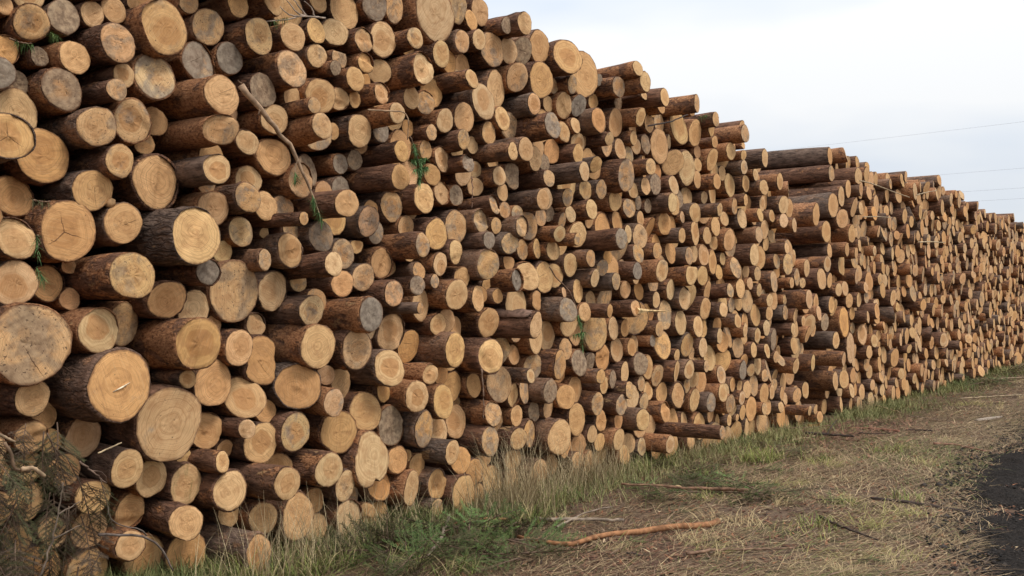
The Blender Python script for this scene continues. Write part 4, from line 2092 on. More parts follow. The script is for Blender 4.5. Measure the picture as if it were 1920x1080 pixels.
28079 3541 144 67 m
16606 569 118 -264 o
37595 671 172 -26 m
19008 2263 139 -253 t
29479 673 121 -8 o
29921 2719 111 63 t
21667 2153 147 -20 p
38275 1843 144 1 p
38336 1272 135 62 p
33626 2681 121 28 m
21126 4284 109 21 m
25988 4004 114 69 m
15892 2262 136 -907 o
30799 3415 125 37 t
27822 1518 126 96 p
21403 4024 131 3 t
21499 2907 127 114 o
17824 3738 141 -190 t
33153 1495 121 147 m
22552 1478 111 -11 o
32496 3348 113 17 o
20455 1910 111 -61 o
26568 2175 125 26 m
27644 2416 131 164 o
19044 3655 124 -205 m
31921 903 122 99 o
17857 3458 133 -152 o
26140 2674 135 -39 o
31951 2629 110 -54 t
29446 1220 142 22 p
22120 3333 127 -61 m
26002 2154 125 111 t
23820 3886 127 42 t
24670 1532 119 -16 p
24798 1032 153 -54 p
25114 3161 118 -204 t
15746 3009 139 -1699 p
15984 2921 114 -390 m
17324 2855 109 -244 p
30906 2102 154 -21 m
25291 1852 170 -31 t
20910 1087 128 3 t
28465 4155 140 16 t
37354 3460 116 13 p
27196 395 118 3 p
30938 1051 132 57 m
22028 2077 123 -7 o
38414 2721 129 -124 o
25017 1448 145 -60 p
26260 3154 126 -44 t
35664 2330 122 -55 o
19053 3355 136 -160 m
32167 2797 115 -64 p
34443 1586 114 43 p
18493 3116 128 -147 m
24633 1793 117 -62 p
32331 3154 146 -5 t
31859 3740 118 -65 m
17583 1706 140 -38 o
27859 2567 133 24 p
21856 3258 155 32 o
34010 2386 145 38 p
17612 169 129 -165 p
25516 4006 155 -21 t
21355 443 118 26 p
19857 3224 128 -182 m
18777 3563 137 -218 t
28296 1086 119 5 o
19917 820 108 -72 m
28945 2331 128 -44 p
32698 1909 135 -39 m
32011 2176 132 -18 p
24123 3038 124 112 p
26086 949 135 36 m
25388 1142 155 -26 t
36283 3651 109 6 t
31787 1574 130 118 p
26299 2053 131 49 p
32148 1439 112 -14 t
36992 2473 142 -5 p
25669 2351 135 -3 m
32274 3427 117 21 p
22643 2278 133 -20 p
24321 1139 127 64 o
33828 3855 133 -51 t
26962 1119 140 158 p
26522 3207 113 -63 m
34075 1722 118 -82 t
31285 1826 120 26 o
30500 2863 109 -7 o
33557 3644 125 3 p
17301 1746 136 -322 m
34991 3966 135 -148 p
23522 615 132 -14 p
37097 3888 162 -57 t
18591 3355 128 -107 m
38090 875 128 90 t
19854 1235 105 -13 p
15399 3263 134 -1014 p
27825 2007 122 -77 t
25261 882 134 68 t
20671 3301 118 -32 p
17968 305 127 -201 m
18009 2491 122 -211 o
39768 1743 127 -56 t
36708 740 160 -6 o
37157 699 147 134 m
30087 2923 133 -70 m
15891 900 123 -1072 p
23628 1896 115 39 t
40834 1228 133 78 o
22095 4059 124 122 m
18397 653 128 -197 t
23315 2243 137 -14 o
33231 2133 129 78 t
19281 2274 136 -159 t
28998 1377 131 -54 m
31335 493 111 62 t
23774 560 128 134 t
25858 868 109 48 p
38578 2251 136 -88 p
29646 1771 145 62 p
21879 1395 152 -12 m
26746 2372 117 -11 m
31476 2645 115 21 t
23263 477 159 10 p
23943 2807 146 6 m
37642 2192 121 123 o
18467 415 121 -165 p
28602 1201 116 44 p
29073 2703 140 -116 p
37575 3649 130 -93 m
26973 2554 117 105 m
27422 1261 136 6 m
21176 1150 148 165 p
18673 577 133 -170 o
19291 3513 148 -32 p
39239 2085 137 113 t
27267 765 119 -71 t
25544 2963 150 10 t
22283 785 129 37 t
26279 3612 121 -43 t
24715 3740 141 53 t
18219 3111 139 -102 m
37747 2702 139 -37 m
31873 3421 124 -25 m
34702 3139 138 -67 t
18580 1959 154 -55 p
35384 1699 145 -26 p
20200 476 150 60 t
18281 1540 112 -253 o
21779 1711 141 -31 p
29665 1509 125 0 o
23645 4104 137 -147 p
27461 398 115 -106 t
39309 1379 137 87 m
36057 2145 124 30 o
23350 3060 134 -40 o
18809 2779 125 -122 p
26425 3983 139 -169 o
36830 3420 123 121 t
29830 3552 122 83 p
34483 585 124 -20 m
22437 2671 121 -49 t
23042 2213 128 86 m
19182 362 131 -56 o
32180 1938 126 26 p
16209 585 151 -157 t
30302 1575 124 198 o
35096 600 120 16 t
26321 373 112 -98 p
37475 1336 118 -44 m
31226 2627 114 -50 t
15513 738 122 -1409 o
31599 1369 139 -20 t
22228 1188 124 -12 p
19533 3686 150 -128 m
16770 138 121 -243 t
24160 2037 129 -21 m
38172 2829 139 49 p
17359 1000 124 -110 p
20234 2219 116 -95 p
17869 1366 115 -246 o
27343 3699 118 74 t
16253 4018 116 -540 t
19929 322 137 -15 p
35725 3696 138 -63 t
22586 1983 135 -11 m
18271 2489 112 -135 o
22862 2440 130 153 t
15613 1510 136 -1573 t
33321 2432 108 -37 p
40058 1179 119 -112 t
33496 914 133 84 o
39024 3616 167 8 t
28664 3265 126 -29 p
35135 2928 134 -112 p
27422 1883 106 -88 p
36750 2748 140 -42 p
34972 3182 138 80 o
16290 4297 151 -384 o
36689 2986 106 -89 p
31057 1419 142 -79 o
38766 617 115 -46 p
27940 644 137 115 t
29256 3158 124 68 t
15986 3959 139 -255 m
31966 1777 139 7 p
22794 962 160 30 t
29010 723 121 -46 m
27745 2934 116 -29 m
24714 360 133 103 p
20653 1546 125 21 o
28765 896 124 -108 p
39834 869 137 74 o
32908 1605 144 -140 o
30267 492 138 28 p
14570 788 151 -1576 t
32635 1318 139 110 p
31268 3921 142 -41 o
20352 3851 116 -24 t
27781 3906 128 85 o
18759 3048 140 -132 m
21566 318 126 10 m
28076 420 121 -92 o
23560 2134 131 141 p
16593 4344 129 -224 m
16936 2307 126 -277 m
17799 1579 107 -112 o
29518 2025 145 17 p
18297 4127 138 -255 t
16938 854 114 -246 p
30449 1008 139 4 p
17362 3097 128 -282 m
22616 3645 148 -41 o
29762 737 160 66 t
35103 2495 115 117 o
25977 3739 138 200 m
18643 215 147 -91 t
18289 920 161 -145 t
29970 2298 106 37 o
18881 2556 109 -139 m
32321 909 151 -83 m
20392 665 123 -164 o
34937 1802 164 75 o
35935 1070 112 -98 o
20289 4146 129 105 o
20754 2133 133 53 t
20973 3065 132 -99 t
17026 2569 130 -237 m
20977 2811 121 -168 p
21080 883 141 48 m
31147 655 117 -48 p
32990 1900 158 -13 o
29996 488 138 -27 o
32983 2189 129 122 t
31902 1299 169 30 p
28190 3878 125 -29 t
37393 3843 136 123 m
21996 313 154 -66 m
25233 3928 131 -6 p
35902 1574 148 -64 p
24205 329 126 65 o
15113 1712 138 -1214 t
38773 1197 171 52 t
24015 1854 111 33 m
16652 1436 118 -339 m
36207 1112 128 112 t
23404 3946 128 99 t
31390 1582 141 83 p
25907 2733 106 -41 p
35285 2081 126 -37 p
34141 2097 173 -18 t
24312 3486 129 -92 m
30084 3166 110 59 p
19059 2832 130 -105 o
26359 2307 127 -126 p
22980 1194 118 15 m
19186 3887 142 -111 t
35343 2334 119 111 m
23673 800 106 71 t
21474 2377 118 -148 o
33260 2646 114 -19 p
21361 4290 118 -38 p
37203 2910 119 12 p
27029 2000 115 10 o
29108 4089 129 -93 p
24852 3049 166 12 t
38833 2646 117 -94 t
24081 3590 115 122 m
21210 646 130 -27 p
21605 873 130 14 p
35133 3374 115 187 p
21341 866 128 190 m
33820 3207 139 -139 t
30650 2276 140 -35 p
15320 3650 139 -1411 p
37601 3390 131 -105 o
22878 3708 116 -27 p
28506 2785 137 6 m
31370 2438 113 36 t
20069 2065 112 -150 t
20261 1772 129 -82 p
22002 3592 152 7 m
21726 3012 129 -67 p
36912 1556 134 25 p
31720 1056 136 -47 p
19152 2037 129 -130 t
33975 975 128 41 p
34317 3396 135 7 p
24863 1703 137 -24 t
30068 2521 137 -157 p
17111 558 123 -291 t
18021 1723 137 -266 p
30964 3089 136 -212 p
27538 2102 147 -33 p
24965 3876 140 17 t
17202 317 139 -192 t
21449 3740 120 -11 t
36598 2109 126 23 p
16392 2399 114 -222 t
23315 4212 148 -7 p
32499 2168 112 -10 p
31526 3746 122 51 t
23888 2560 87 146 m
24692 2665 126 100 o
34032 556 110 -99 p
18538 4049 106 -65 m
20799 845 144 -105 m
25303 1415 126 10 t
19803 2959 108 -109 o
35344 1124 112 128 p
30593 3818 127 -37 p
17785 4040 161 -178 p
35410 3639 104 -130 p
33721 994 110 55 t
32846 513 97 -39 o
21278 1689 88 109 m
18859 760 102 -188 t
25174 332 97 132 m
25822 495 101 141 t
24786 3327 102 -34 t
25721 2800 94 -17 o
27129 3913 103 68 m
31723 2720 134 18 o
15140 3117 98 -1291 m
36272 608 113 22 t
23099 271 94 88 m
23094 728 141 -65 o
33493 567 135 129 t
18516 1644 144 -39 p
30185 1882 137 65 t
27175 985 113 94 m
32706 3681 141 24 p
28339 3556 123 -99 t
21915 2282 111 -12 o
18774 1573 121 -94 m
24480 1295 100 147 p
25622 2102 121 42 t
23323 3346 145 60 t
28304 2503 159 67 t
23048 2633 128 6 p
27740 2219 94 -118 t
29301 1487 111 -108 t
30468 2643 112 122 o
32861 3142 135 -134 p
27663 1763 172 -153 o
41248 661 150 34 p
36299 2101 126 -29 m
19379 1247 158 -48 t
29946 1094 108 62 p
30512 4064 129 6 t
37939 624 123 51 p
17206 2362 153 -225 t
41446 1569 106 -107 t
30825 489 121 -59 p
27349 3259 123 104 t
17205 780 119 -282 t
22322 3469 120 7 t
16258 3463 116 -244 t
19644 1308 120 -14 t
20934 1551 106 -109 p
23512 2388 90 15 p
16280 3229 123 -280 t
34667 774 146 121 p
26396 3402 108 -7 m
14831 1149 138 -1256 p
40019 2771 108 -32 t
30194 3382 130 72 p
18790 1312 128 -158 m
21395 2589 98 -83 o
28675 3002 145 -14 m
35509 1934 120 -58 p
21219 3134 129 33 p
33837 2160 140 68 m
21293 2772 98 117 p
16778 2511 129 -459 t
18075 1068 104 -175 p
17884 2899 135 -283 m
24689 1272 116 -26 o
17651 641 126 -205 t
37070 3362 128 -81 t
28347 1942 144 -18 p
29864 1377 117 80 t
38868 1669 98 -7 t
35340 2595 137 72 p
23951 2349 128 32 t
35390 1373 124 -50 t
34574 3373 120 -26 o
33092 775 108 72 p
29243 1050 92 18 t
23629 3700 102 -90 m
36549 1037 135 54 p
21831 1962 99 -42 m
26282 597 102 -12 t
17135 3078 98 -251 t
39833 2144 196 -87 t
37003 1115 123 -136 o
34768 3595 113 -101 t
40059 3207 137 60 p
25529 3254 115 100 p
32733 1066 125 -190 p
26468 2988 100 -83 t
35659 1738 135 124 t
39482 659 149 75 t
33067 3923 117 124 m
18481 1109 104 -86 t
25987 2500 99 -7 o
19365 4271 117 -25 m
22181 3049 128 -64 t
26804 1603 140 -34 t
26976 2318 119 -242 p
29268 1982 113 -190 t
17369 1975 107 -296 o
26329 965 96 122 p
36719 3205 115 -38 p
21423 3492 122 36 p
26882 571 123 -96 m
22676 1684 111 -34 p
15204 3418 122 -1391 t
26444 1146 114 30 o
24466 921 91 -64 p
31154 2026 110 79 m
29237 3906 94 -96 p
37382 2218 127 -121 p
16546 196 114 -381 m
30304 3648 140 39 p
26140 1816 107 -55 o
27086 3250 110 -18 o
34049 1343 102 27 p
21500 1968 88 84 p
23423 1758 132 -5 o
16833 3450 111 -55 p
26085 3419 155 49 o
30257 4051 93 -24 o
39033 604 105 144 t
31548 573 101 32 p
18064 1274 100 -171 p
38192 2095 116 -10 t
17683 2774 93 -97 p
33527 2482 98 3 t
36406 1231 108 99 t
22138 974 111 -106 o
32076 3562 113 -17 p
16871 1421 100 -232 m
28436 3065 95 29 p
23047 3351 129 72 t
36079 3611 101 -7 p
30745 4146 101 27 t
23199 1839 112 141 o
36594 1286 90 92 t
20640 4066 105 27 p
25852 1090 113 -9 p
33744 2922 138 152 o
34214 2718 100 91 o
31476 2117 100 -30 t
28719 4245 120 96 p
32263 2170 118 83 m
34988 3551 103 -39 o
23058 972 106 46 t
23939 3402 114 -71 o
19572 2318 157 -52 o
30202 1047 117 -18 o
25540 1719 117 122 p
28071 2115 104 11 t
35713 2099 119 57 p
18951 215 146 -98 o
14738 2476 86 -992 t
19015 4185 111 -3 p
33720 2391 107 127 t
30659 732 146 -62 m
16012 2016 131 -266 t
17601 3454 120 -230 o
31885 1992 91 -50 t
30468 2438 92 -30 m
30165 2215 108 -34 p
34085 3651 103 -43 p
18386 1362 93 -212 t
21363 2159 115 -32 m
19944 2715 124 -79 m
20805 2398 120 175 o
22207 555 116 -70 o
25069 1040 119 -26 t
29214 808 98 -56 t
21460 3141 114 -8 p
16953 373 123 -224 o
17331 2603 114 -212 p
31018 3549 134 69 o
21076 1777 135 -75 m
19203 1603 117 -43 t
17793 2611 92 -252 t
20155 767 141 -79 p
32793 2658 132 -184 t
20632 242 121 109 m
25609 950 141 68 t
35097 2259 124 60 o
27854 396 100 106 m
29242 3721 95 -31 m
38073 3086 136 -40 m
36221 1617 125 -6 o
25122 2523 102 13 p
17800 481 98 -305 t
27722 826 148 -14 m
31519 949 98 -80 t
19704 429 99 -6 p
29514 2265 100 33 p
24627 2057 152 -104 t
20978 222 103 -52 t
28917 1850 113 -101 o
37817 2413 146 129 o
21766 458 113 -11 p
37828 1713 113 151 p
29745 2212 137 -40 t
40238 1968 129 -68 p
18484 2625 138 -216 m
25509 2564 136 -186 p
25181 2275 121 59 m
37485 2794 130 63 t
20464 2144 123 12 m
39115 1118 111 -15 o
15908 1139 118 -290 m
36929 600 100 9 t
25709 3147 97 20 m
16707 3838 90 -288 o
31702 3580 109 37 o
18172 529 128 -133 m
27196 2414 121 27 m
36248 1852 98 84 o
31120 2410 118 -86 m
23881 4110 94 39 o
36449 1929 108 16 m
29537 3103 153 3 t
38900 2259 141 -42 p
29325 1767 107 -167 p
36213 1365 131 -56 o
28839 1171 116 -134 p
39229 1689 120 -68 o
36526 2858 101 -15 m
18718 1098 103 -219 t
22004 1601 96 22 p
38941 2969 148 134 t
23142 3884 137 -51 t
23258 1339 97 51 m
27216 1891 107 -54 m
18519 2281 140 -199 p
34358 2907 143 -99 o
23206 1136 114 182 p
26700 4063 137 53 p
24655 789 131 61 m
32524 1033 93 -41 p
26029 671 143 -58 m
34569 2430 120 44 p
27017 2802 97 -35 o
34856 586 117 -79 m
30584 1197 97 -52 t
19835 2499 115 -12 m
34709 2829 88 158 p
15526 3807 121 -1556 p
25551 1356 107 65 m
18155 2296 110 -149 p
20462 1115 142 -88 o
21120 3503 151 -3 p
33308 1254 161 -29 o
27074 1535 107 41 o
34416 2233 134 3 p
20927 1971 109 -60 t
33038 2597 112 -94 t
23579 380 100 -29 o
18814 3286 104 -156 m
36992 1801 123 -38 p
31433 3241 104 -70 m
37374 1596 127 14 m
16434 727 122 -228 p
37368 869 115 -38 o
33149 3125 105 75 t
27368 3952 134 74 o
32238 2548 152 121 p
20969 1327 125 -105 m
27913 1308 108 -168 t
18331 3359 131 -102 o
22368 1007 101 213 o
25700 3778 134 71 o
19512 519 104 -132 o
25335 3110 112 0 p
28416 3291 130 54 m
19190 1068 102 -175 t
40674 611 111 63 m
32662 1565 103 12 m
28919 450 130 48 m
37229 2438 103 -58 t
38341 805 118 -16 p
36881 3681 131 21 m
25567 485 113 79 o
35795 3985 154 -79 p
35370 591 109 -53 o
18337 1831 119 -282 m
36841 2146 123 47 m
14878 857 94 -1521 t
27946 4100 131 -4 p
23624 1062 130 27 o
35851 2480 120 64 m
16795 4083 178 -445 p
36933 3187 101 14 t
19542 3425 111 17 t
30101 1427 129 68 p
33393 1514 112 -16 m
22744 1233 119 95 o
27929 2800 112 97 t
38698 3649 114 -29 t
28370 1333 130 20 t
36789 998 111 -71 p
32370 2899 110 80 t
21353 226 97 -161 t
26541 1652 108 -68 p
34307 1798 128 53 m
34734 3858 138 -73 t
29123 2173 112 -40 o
32110 766 107 92 o
40282 3599 109 -13 t
20506 4242 109 -90 m
16781 3120 137 -341 p
21131 1484 107 -43 t
22694 3911 136 -53 p
21896 4309 129 -31 m
35154 1610 108 25 o
29779 1978 105 25 m
38349 3774 105 -221 t
38411 2965 114 80 m
32388 2349 103 56 o
27169 1261 109 50 p
17116 1009 124 -303 t
26960 832 153 -9 p
23427 1210 114 -8 t
23011 1968 113 32 o
29733 2648 92 -32 p
22825 3475 123 -9 p
35873 2264 100 43 m
38728 2018 127 -74 m
19512 849 121 -122 o
19438 2090 107 -107 o
20425 3632 102 32 p
23800 4319 88 -22 o
25855 2977 117 22 p
23107 3114 116 152 p
24883 2531 114 31 o
37738 1451 168 -59 o
29413 4027 124 -8 o
27428 2566 138 -169 o
29643 2847 124 -29 m
27798 1096 139 4 p
37923 2184 106 51 t
20063 4143 100 50 m
20271 3059 114 1 t
27233 3044 128 -58 p
29032 3838 128 6 m
35823 2893 142 135 o
18083 3328 119 -258 o
20975 645 112 18 t
20121 3926 126 2 t
30353 751 142 98 m
29369 2387 95 71 m
21136 2073 121 -95 m
16027 389 119 -373 m
23167 2866 133 -15 p
39213 820 121 -87 o
39004 1445 126 61 o
34870 2957 113 -27 p
25182 3526 91 -6 p
17010 141 120 -178 m
37756 1977 103 108 p
20013 1841 117 92 o
28360 457 152 -40 t
22336 3241 114 19 p
26654 1001 135 46 p
15094 677 140 -1690 o
16530 3713 110 -310 m
34564 1399 104 67 o
18926 2015 99 -83 p
27600 4081 86 -33 p
35875 1816 95 -70 o
32867 876 107 18 t
33460 2249 126 74 m
30278 2399 107 -1 p
26827 1868 121 4 o
19639 1767 114 -217 t
27562 3786 123 -3 t
36659 1455 89 49 m
34450 1170 141 -4 t
27763 3174 118 -10 p
18976 3136 91 -92 o
31089 871 103 -20 t
35536 2923 154 -117 m
38190 590 87 -56 o
28529 694 144 -66 o
40861 2799 124 -96 m
14456 1133 121 -1404 o
20482 1698 108 -58 m
26353 1764 112 -6 t
38339 2467 137 -142 t
35255 835 161 -45 t
22547 786 137 -2 t
36718 3864 102 -81 m
31256 3068 140 1 p
33571 1161 109 48 o
26714 2984 141 -121 t
38029 2600 138 112 p
22368 3692 111 -50 o
20628 2509 88 106 t
19110 563 88 -126 p
18756 1789 90 -33 p
32901 1338 123 4 m
30656 1967 133 33 t
31112 1197 94 -122 p
26323 1538 122 178 t
32217 1678 135 -34 t
15316 2091 140 -836 p
16405 2658 142 -386 t
37186 987 91 13 t
38885 3290 115 24 t
18059 2022 118 -285 m
29830 4086 126 -28 p
18049 4097 106 -183 t
17011 1804 106 -314 t
24182 2283 119 -38 m
40781 3370 112 50 p
19714 199 111 -100 p
38617 2512 117 -27 o
25771 4102 110 12 p
31323 1318 125 -84 t
17767 2394 132 -229 m
25400 2103 103 -89 p
27189 2665 128 -37 t
21699 2411 96 13 m
29952 3346 119 -14 m
25084 2923 99 57 t
25668 1191 98 98 o
39633 3321 120 -98 t
29824 2464 107 -52 t
30806 1518 126 100 o
17446 770 122 -185 m
33921 1553 102 154 o
22452 543 123 57 m
26008 3167 103 21 p
35491 3899 170 172 t
25305 3346 131 70 p
25477 764 92 -71 t
37269 3231 116 -83 o
24275 903 104 61 o
31383 749 127 77 t
39602 2924 159 -38 t
22605 2519 111 37 m
15843 1359 115 -1336 t
34809 3369 102 -37 t
29512 447 113 8 t
23932 1671 96 -27 o
37991 1966 119 -109 o
22307 4156 103 80 p
22234 1968 114 60 p
33429 2806 118 151 o
36059 1744 86 -116 m
20163 218 117 15 t
27503 1519 123 59 p
18570 2867 119 -233 p
28776 3458 103 -23 t
17310 4304 123 -265 m
39833 3685 124 -21 t
26206 3833 112 -85 o
25921 1278 89 -85 t
23656 1323 140 96 m
35172 1314 108 92 o
25800 2538 96 -102 p
37149 3606 130 43 o
36460 3826 135 -35 p
32078 3288 118 -5 p
38325 1572 109 78 o
19596 1539 113 -20 t
39482 1876 92 96 o
38469 2026 105 -91 m
17802 1820 103 -125 p
23917 1454 128 116 t
24156 3288 127 60 p
27587 3559 111 -40 m
33382 3840 133 116 o
23580 3201 138 37 t
26199 4049 95 38 p
33114 2389 102 -82 t
37256 2669 121 -15 m
19838 1021 111 -2 m
22598 306 146 -69 p
26535 2477 120 74 o
23235 2485 116 13 o
29740 461 122 -60 p
24049 3817 110 -108 p
36971 876 110 -161 p
17961 3134 111 -110 p
40272 2447 87 167 p
26445 774 126 -4 t
36247 3248 91 -85 p
23734 2685 96 -116 t
14495 2208 140 -1168 p
20617 680 109 -31 o
26818 2721 118 -54 o
15511 2438 108 -1825 t
19471 3988 161 112 p
16563 2496 90 -306 m
27111 607 108 -58 t
18762 2159 122 -302 m
24100 1044 119 9 o
34748 1455 84 122 p
28592 1423 108 59 t
15840 2487 96 -795 o
19402 2511 107 41 p
23055 1420 117 84 p
16602 2069 103 -247 t
25538 1919 87 -202 m
14999 1417 107 -1829 t
20512 2703 136 16 o
29419 921 133 -88 t
27479 706 104 -24 o
34445 3155 122 -62 t
18013 3890 105 -230 t
39187 3295 146 18 t
26286 2878 109 -62 o
37380 1110 127 -74 p
22465 2393 80 60 p
26107 1989 74 -50 o
19000 1183 125 -50 t
25827 1676 96 73 o
16737 3645 111 -287 t
29665 1292 92 -13 t
36819 1300 141 -71 t
34106 1523 85 19 p
40410 2932 109 -197 t
32497 3812 102 -143 o
18800 395 94 -74 t
34060 2613 92 -46 t
28215 4118 107 69 p
19099 744 92 -25 t
29103 2951 107 -58 o
21160 2909 80 62 p
22180 1597 86 -11 t
36239 2520 97 62 o
22791 1474 133 95 t
31283 2223 120 89 m
17131 3714 80 -160 t
29107 2484 84 10 t
30735 3195 109 -52 p
16863 1047 99 -201 t
35061 2036 104 -22 o
29131 1196 98 -76 t
31699 3905 110 1 o
38578 1743 166 -54 t
26932 1369 117 46 p
22122 3796 89 0 m
29475 1435 74 95 p
35606 603 117 -62 o
22837 3264 94 -47 m
35499 2170 112 52 p
15226 1229 126 -1466 o
33400 3403 85 -5 m
36224 2291 85 -64 p
37811 3575 115 -9 m
25151 1240 102 3 m
21729 671 98 78 p
18897 975 113 -188 o
35321 3421 80 -41 o
18421 220 79 -168 o
23232 1587 119 98 o
18580 1403 104 -201 t
20607 2315 98 -15 m
21199 4090 80 13 m
40170 649 145 -35 p
38152 3888 115 -57 p
19321 2758 145 -130 t
19388 3000 96 -124 t
20434 2924 99 30 m
30044 3547 98 56 m
20461 4017 86 9 t
22653 3097 108 -34 t
21658 1903 80 -36 p
24962 338 119 -68 o
24342 4145 114 156 m
15357 1822 137 -1272 t
15054 1928 91 -959 t
26185 2214 70 -22 o
24080 2545 112 -141 p
33467 1702 80 -171 t
30441 1795 135 110 t
32893 2423 120 27 t
22797 1869 109 43 p
39128 2700 132 -60 p
19681 3310 75 -112 t
17347 113 80 -253 m
32571 1735 86 127 p
21100 413 114 -37 t
24892 1253 85 -100 o
19215 4125 80 -35 p
26947 3497 114 -48 p
39128 2416 119 -44 o
34964 2766 106 115 t
18270 1192 118 -68 t
34244 3801 95 -9 t
35164 3777 122 -83 o
23713 2487 108 2 t
24374 2929 149 37 m
36319 2740 137 64 t
22399 2124 104 -24 t
25946 1878 97 7 o
21283 3337 88 -3 m
32732 2166 122 125 p
29711 3348 109 3 o
33043 3327 121 -150 o
33614 2071 106 -9 p
27427 3456 82 -103 t
27424 2326 106 2 m
22284 2840 81 -42 o
19565 1950 79 -209 m
20916 3312 126 -67 t
29468 1609 101 18 m
38040 1753 104 -84 p
31989 2414 113 -33 m
37438 1998 102 -18 m
18110 130 82 -217 m
25817 2042 89 -49 p
34182 1138 133 -39 t
36683 2543 77 -67 m
17493 3972 119 -168 t
27279 1458 111 -171 o
24450 440 146 -52 o
24433 3714 132 -73 p
23381 3646 152 -50 p
30771 3646 109 -59 t
28562 3483 118 51 t
15774 3771 136 -1559 t
30898 2364 114 -30 t
37348 3056 82 42 o
28782 1372 89 -19 p
17953 2272 95 -101 m
35752 940 117 -52 p
37352 576 81 6 t
32565 504 95 -109 o
25470 1530 82 16 t
27745 3698 84 -174 o
15688 2355 92 -923 m
19988 2298 135 -119 p
32068 3841 114 95 p
17173 2728 86 -393 p
20275 2007 99 -35 o
29250 1314 73 44 m
33264 2915 81 26 o
30314 2937 85 -74 p
37107 3107 87 0 p
24965 2329 102 -100 p
26405 1349 86 -39 o
36204 3446 107 -80 t
28083 2647 106 -161 m
30908 754 95 75 o
40605 1653 113 87 m
24627 2887 111 61 o
36310 3003 125 26 p
34990 1262 87 -124 t
22881 297 130 -80 p
17582 1948 105 -221 m
31149 1642 105 45 p
21545 4442 112 30 p
20030 1385 112 -48 p
22218 2659 99 52 t
17966 537 84 -101 t
28542 2565 90 25 t
21507 1733 135 63 m
16418 400 133 -311 p
32727 3352 119 19 o
17040 4263 134 -335 m
16858 617 140 -228 o
28800 3709 139 -149 m
32465 1957 103 61 t
25193 1606 97 109 t
30781 3949 80 -19 t
26082 2961 102 -32 m
29613 4098 94 163 p
34521 953 92 5 p
19086 916 86 -142 o
29111 1868 86 25 t
36075 689 102 -68 m
15191 2719 81 -1632 t
19387 1510 93 -197 o
31678 3279 112 29 t
34958 3742 83 23 o
24810 1408 71 -131 p
17435 304 99 -324 p
20415 415 77 -99 o
28894 2545 96 61 o
26125 2363 96 24 o
35698 1452 82 92 t
38476 604 109 -17 t
25632 1545 81 10 m
16931 1235 98 -294 t
24480 1640 104 -129 p
16708 364 117 -200 p
38665 3389 93 -13 m
16666 1668 121 -170 o
26956 368 99 -32 o
26246 2478 72 -34 p
20087 3192 110 -11 t
24000 464 124 -43 m
25349 317 84 -108 p
30986 4072 136 -81 m
16571 3190 87 -212 m
25897 2335 88 -47 o
35139 2692 90 113 p
19370 1004 90 -2 p
30614 2523 82 90 t
22915 3915 90 -15 t
21617 3268 80 -12 p
21304 1901 125 -1 o
14588 2802 132 -1466 t
32106 955 75 55 t
38447 3566 119 60 p
17449 3304 92 -303 p
16008 719 92 -310 o
29447 3787 125 -8 m
35517 2470 87 136 m
37882 3310 156 -32 p
21922 3879 133 -85 m
38495 1059 103 31 p
36087 906 116 25 t
17227 2116 99 -213 o
35196 1869 110 -158 m
27970 3327 97 136 p
29334 2182 103 -33 m
31522 3451 119 -1 t
20584 476 103 28 t
21169 219 92 54 p
27914 2213 84 39 m
17417 1513 117 -216 o
21765 3699 112 71 o
27115 3706 106 -57 m
35221 3159 114 -76 t
17976 1518 76 -202 t
17483 1235 109 -240 o
36060 1925 100 18 p
36681 1660 122 135 o
37143 1630 110 -16 m
17896 991 95 -99 t
30257 2735 125 1 t
39495 1051 150 76 t
34256 563 110 51 p
37290 1409 83 -9 m
22756 4265 97 71 o
34066 3877 91 87 t
28021 1632 106 37 o
34244 1604 80 15 o
15737 2780 92 -1401 t
35234 3992 108 -19 t
28785 653 114 -7 o
28133 1254 121 32 o
23826 952 104 -17 o
37502 2998 80 -31 o
23738 2284 100 -55 t
31074 457 85 117 m
25074 1733 81 -10 p
26946 4029 108 72 m
21309 2960 73 -68 t
37660 3897 109 37 m
27406 2840 134 7 p
17581 3691 112 -322 m
22495 3840 82 64 p
24461 2692 98 10 o
24808 3518 83 -36 t
24560 4151 110 53 t
26724 373 102 -23 m
18607 1232 74 -138 o
35321 2815 88 34 o
19609 4274 118 -148 p
25383 3727 126 25 p
38906 876 140 52 p
28500 2326 108 -6 t
34860 1346 73 -99 t
33314 739 118 -93 p
38603 834 124 21 p
38676 3123 122 29 o
15825 1558 86 -1311 o
15680 2515 71 -1052 t
39460 2330 122 37 t
38634 2847 131 97 t
32498 744 98 -104 o
31856 2920 106 97 o
35895 2004 87 104 t
20912 3654 106 50 p
28750 2703 125 -21 p
24520 3936 110 71 m
18114 1448 80 -80 o
33617 3396 125 64 o
30801 1267 131 -99 o
22707 2685 88 74 m
19155 1310 80 -67 p
23561 2958 105 39 t
20660 1928 92 -42 m
15506 1981 84 -1663 p
18890 3895 148 -236 t
24309 3150 85 73 p
25167 3713 90 -44 p
27039 1755 121 3 o
17497 2769 80 -254 t
21983 1142 124 -3 t
29626 3639 105 -79 m
39402 3604 135 -2 p
20508 3140 115 74 p
32360 1823 72 17 p
28930 4218 89 54 o
30527 3049 82 175 p
25710 324 87 -121 t
37025 2719 112 27 p
25009 837 89 61 t
22138 4277 104 -40 m
17607 416 104 -137 p
14955 3446 132 -1420 m
14923 2806 80 -1484 m
20766 4244 119 -55 o
18159 1867 68 -201 t
34604 1859 84 -167 o
24550 1102 107 34 m
21635 1494 119 111 o
19935 3820 88 -59 o
40436 1004 106 -117 m
36019 1258 95 17 t
32918 683 92 -71 p
24230 558 110 -90 m
33845 1197 134 4 t
19176 3063 127 -88 t
31669 818 106 111 p
26623 3837 97 71 o
20099 1601 111 -126 m
34743 1950 81 31 t
38330 2245 92 42 t
23410 274 94 16 p
23723 2862 85 -106 p
36470 3217 137 -76 t
35858 1342 91 95 t
20972 2232 111 -78 t
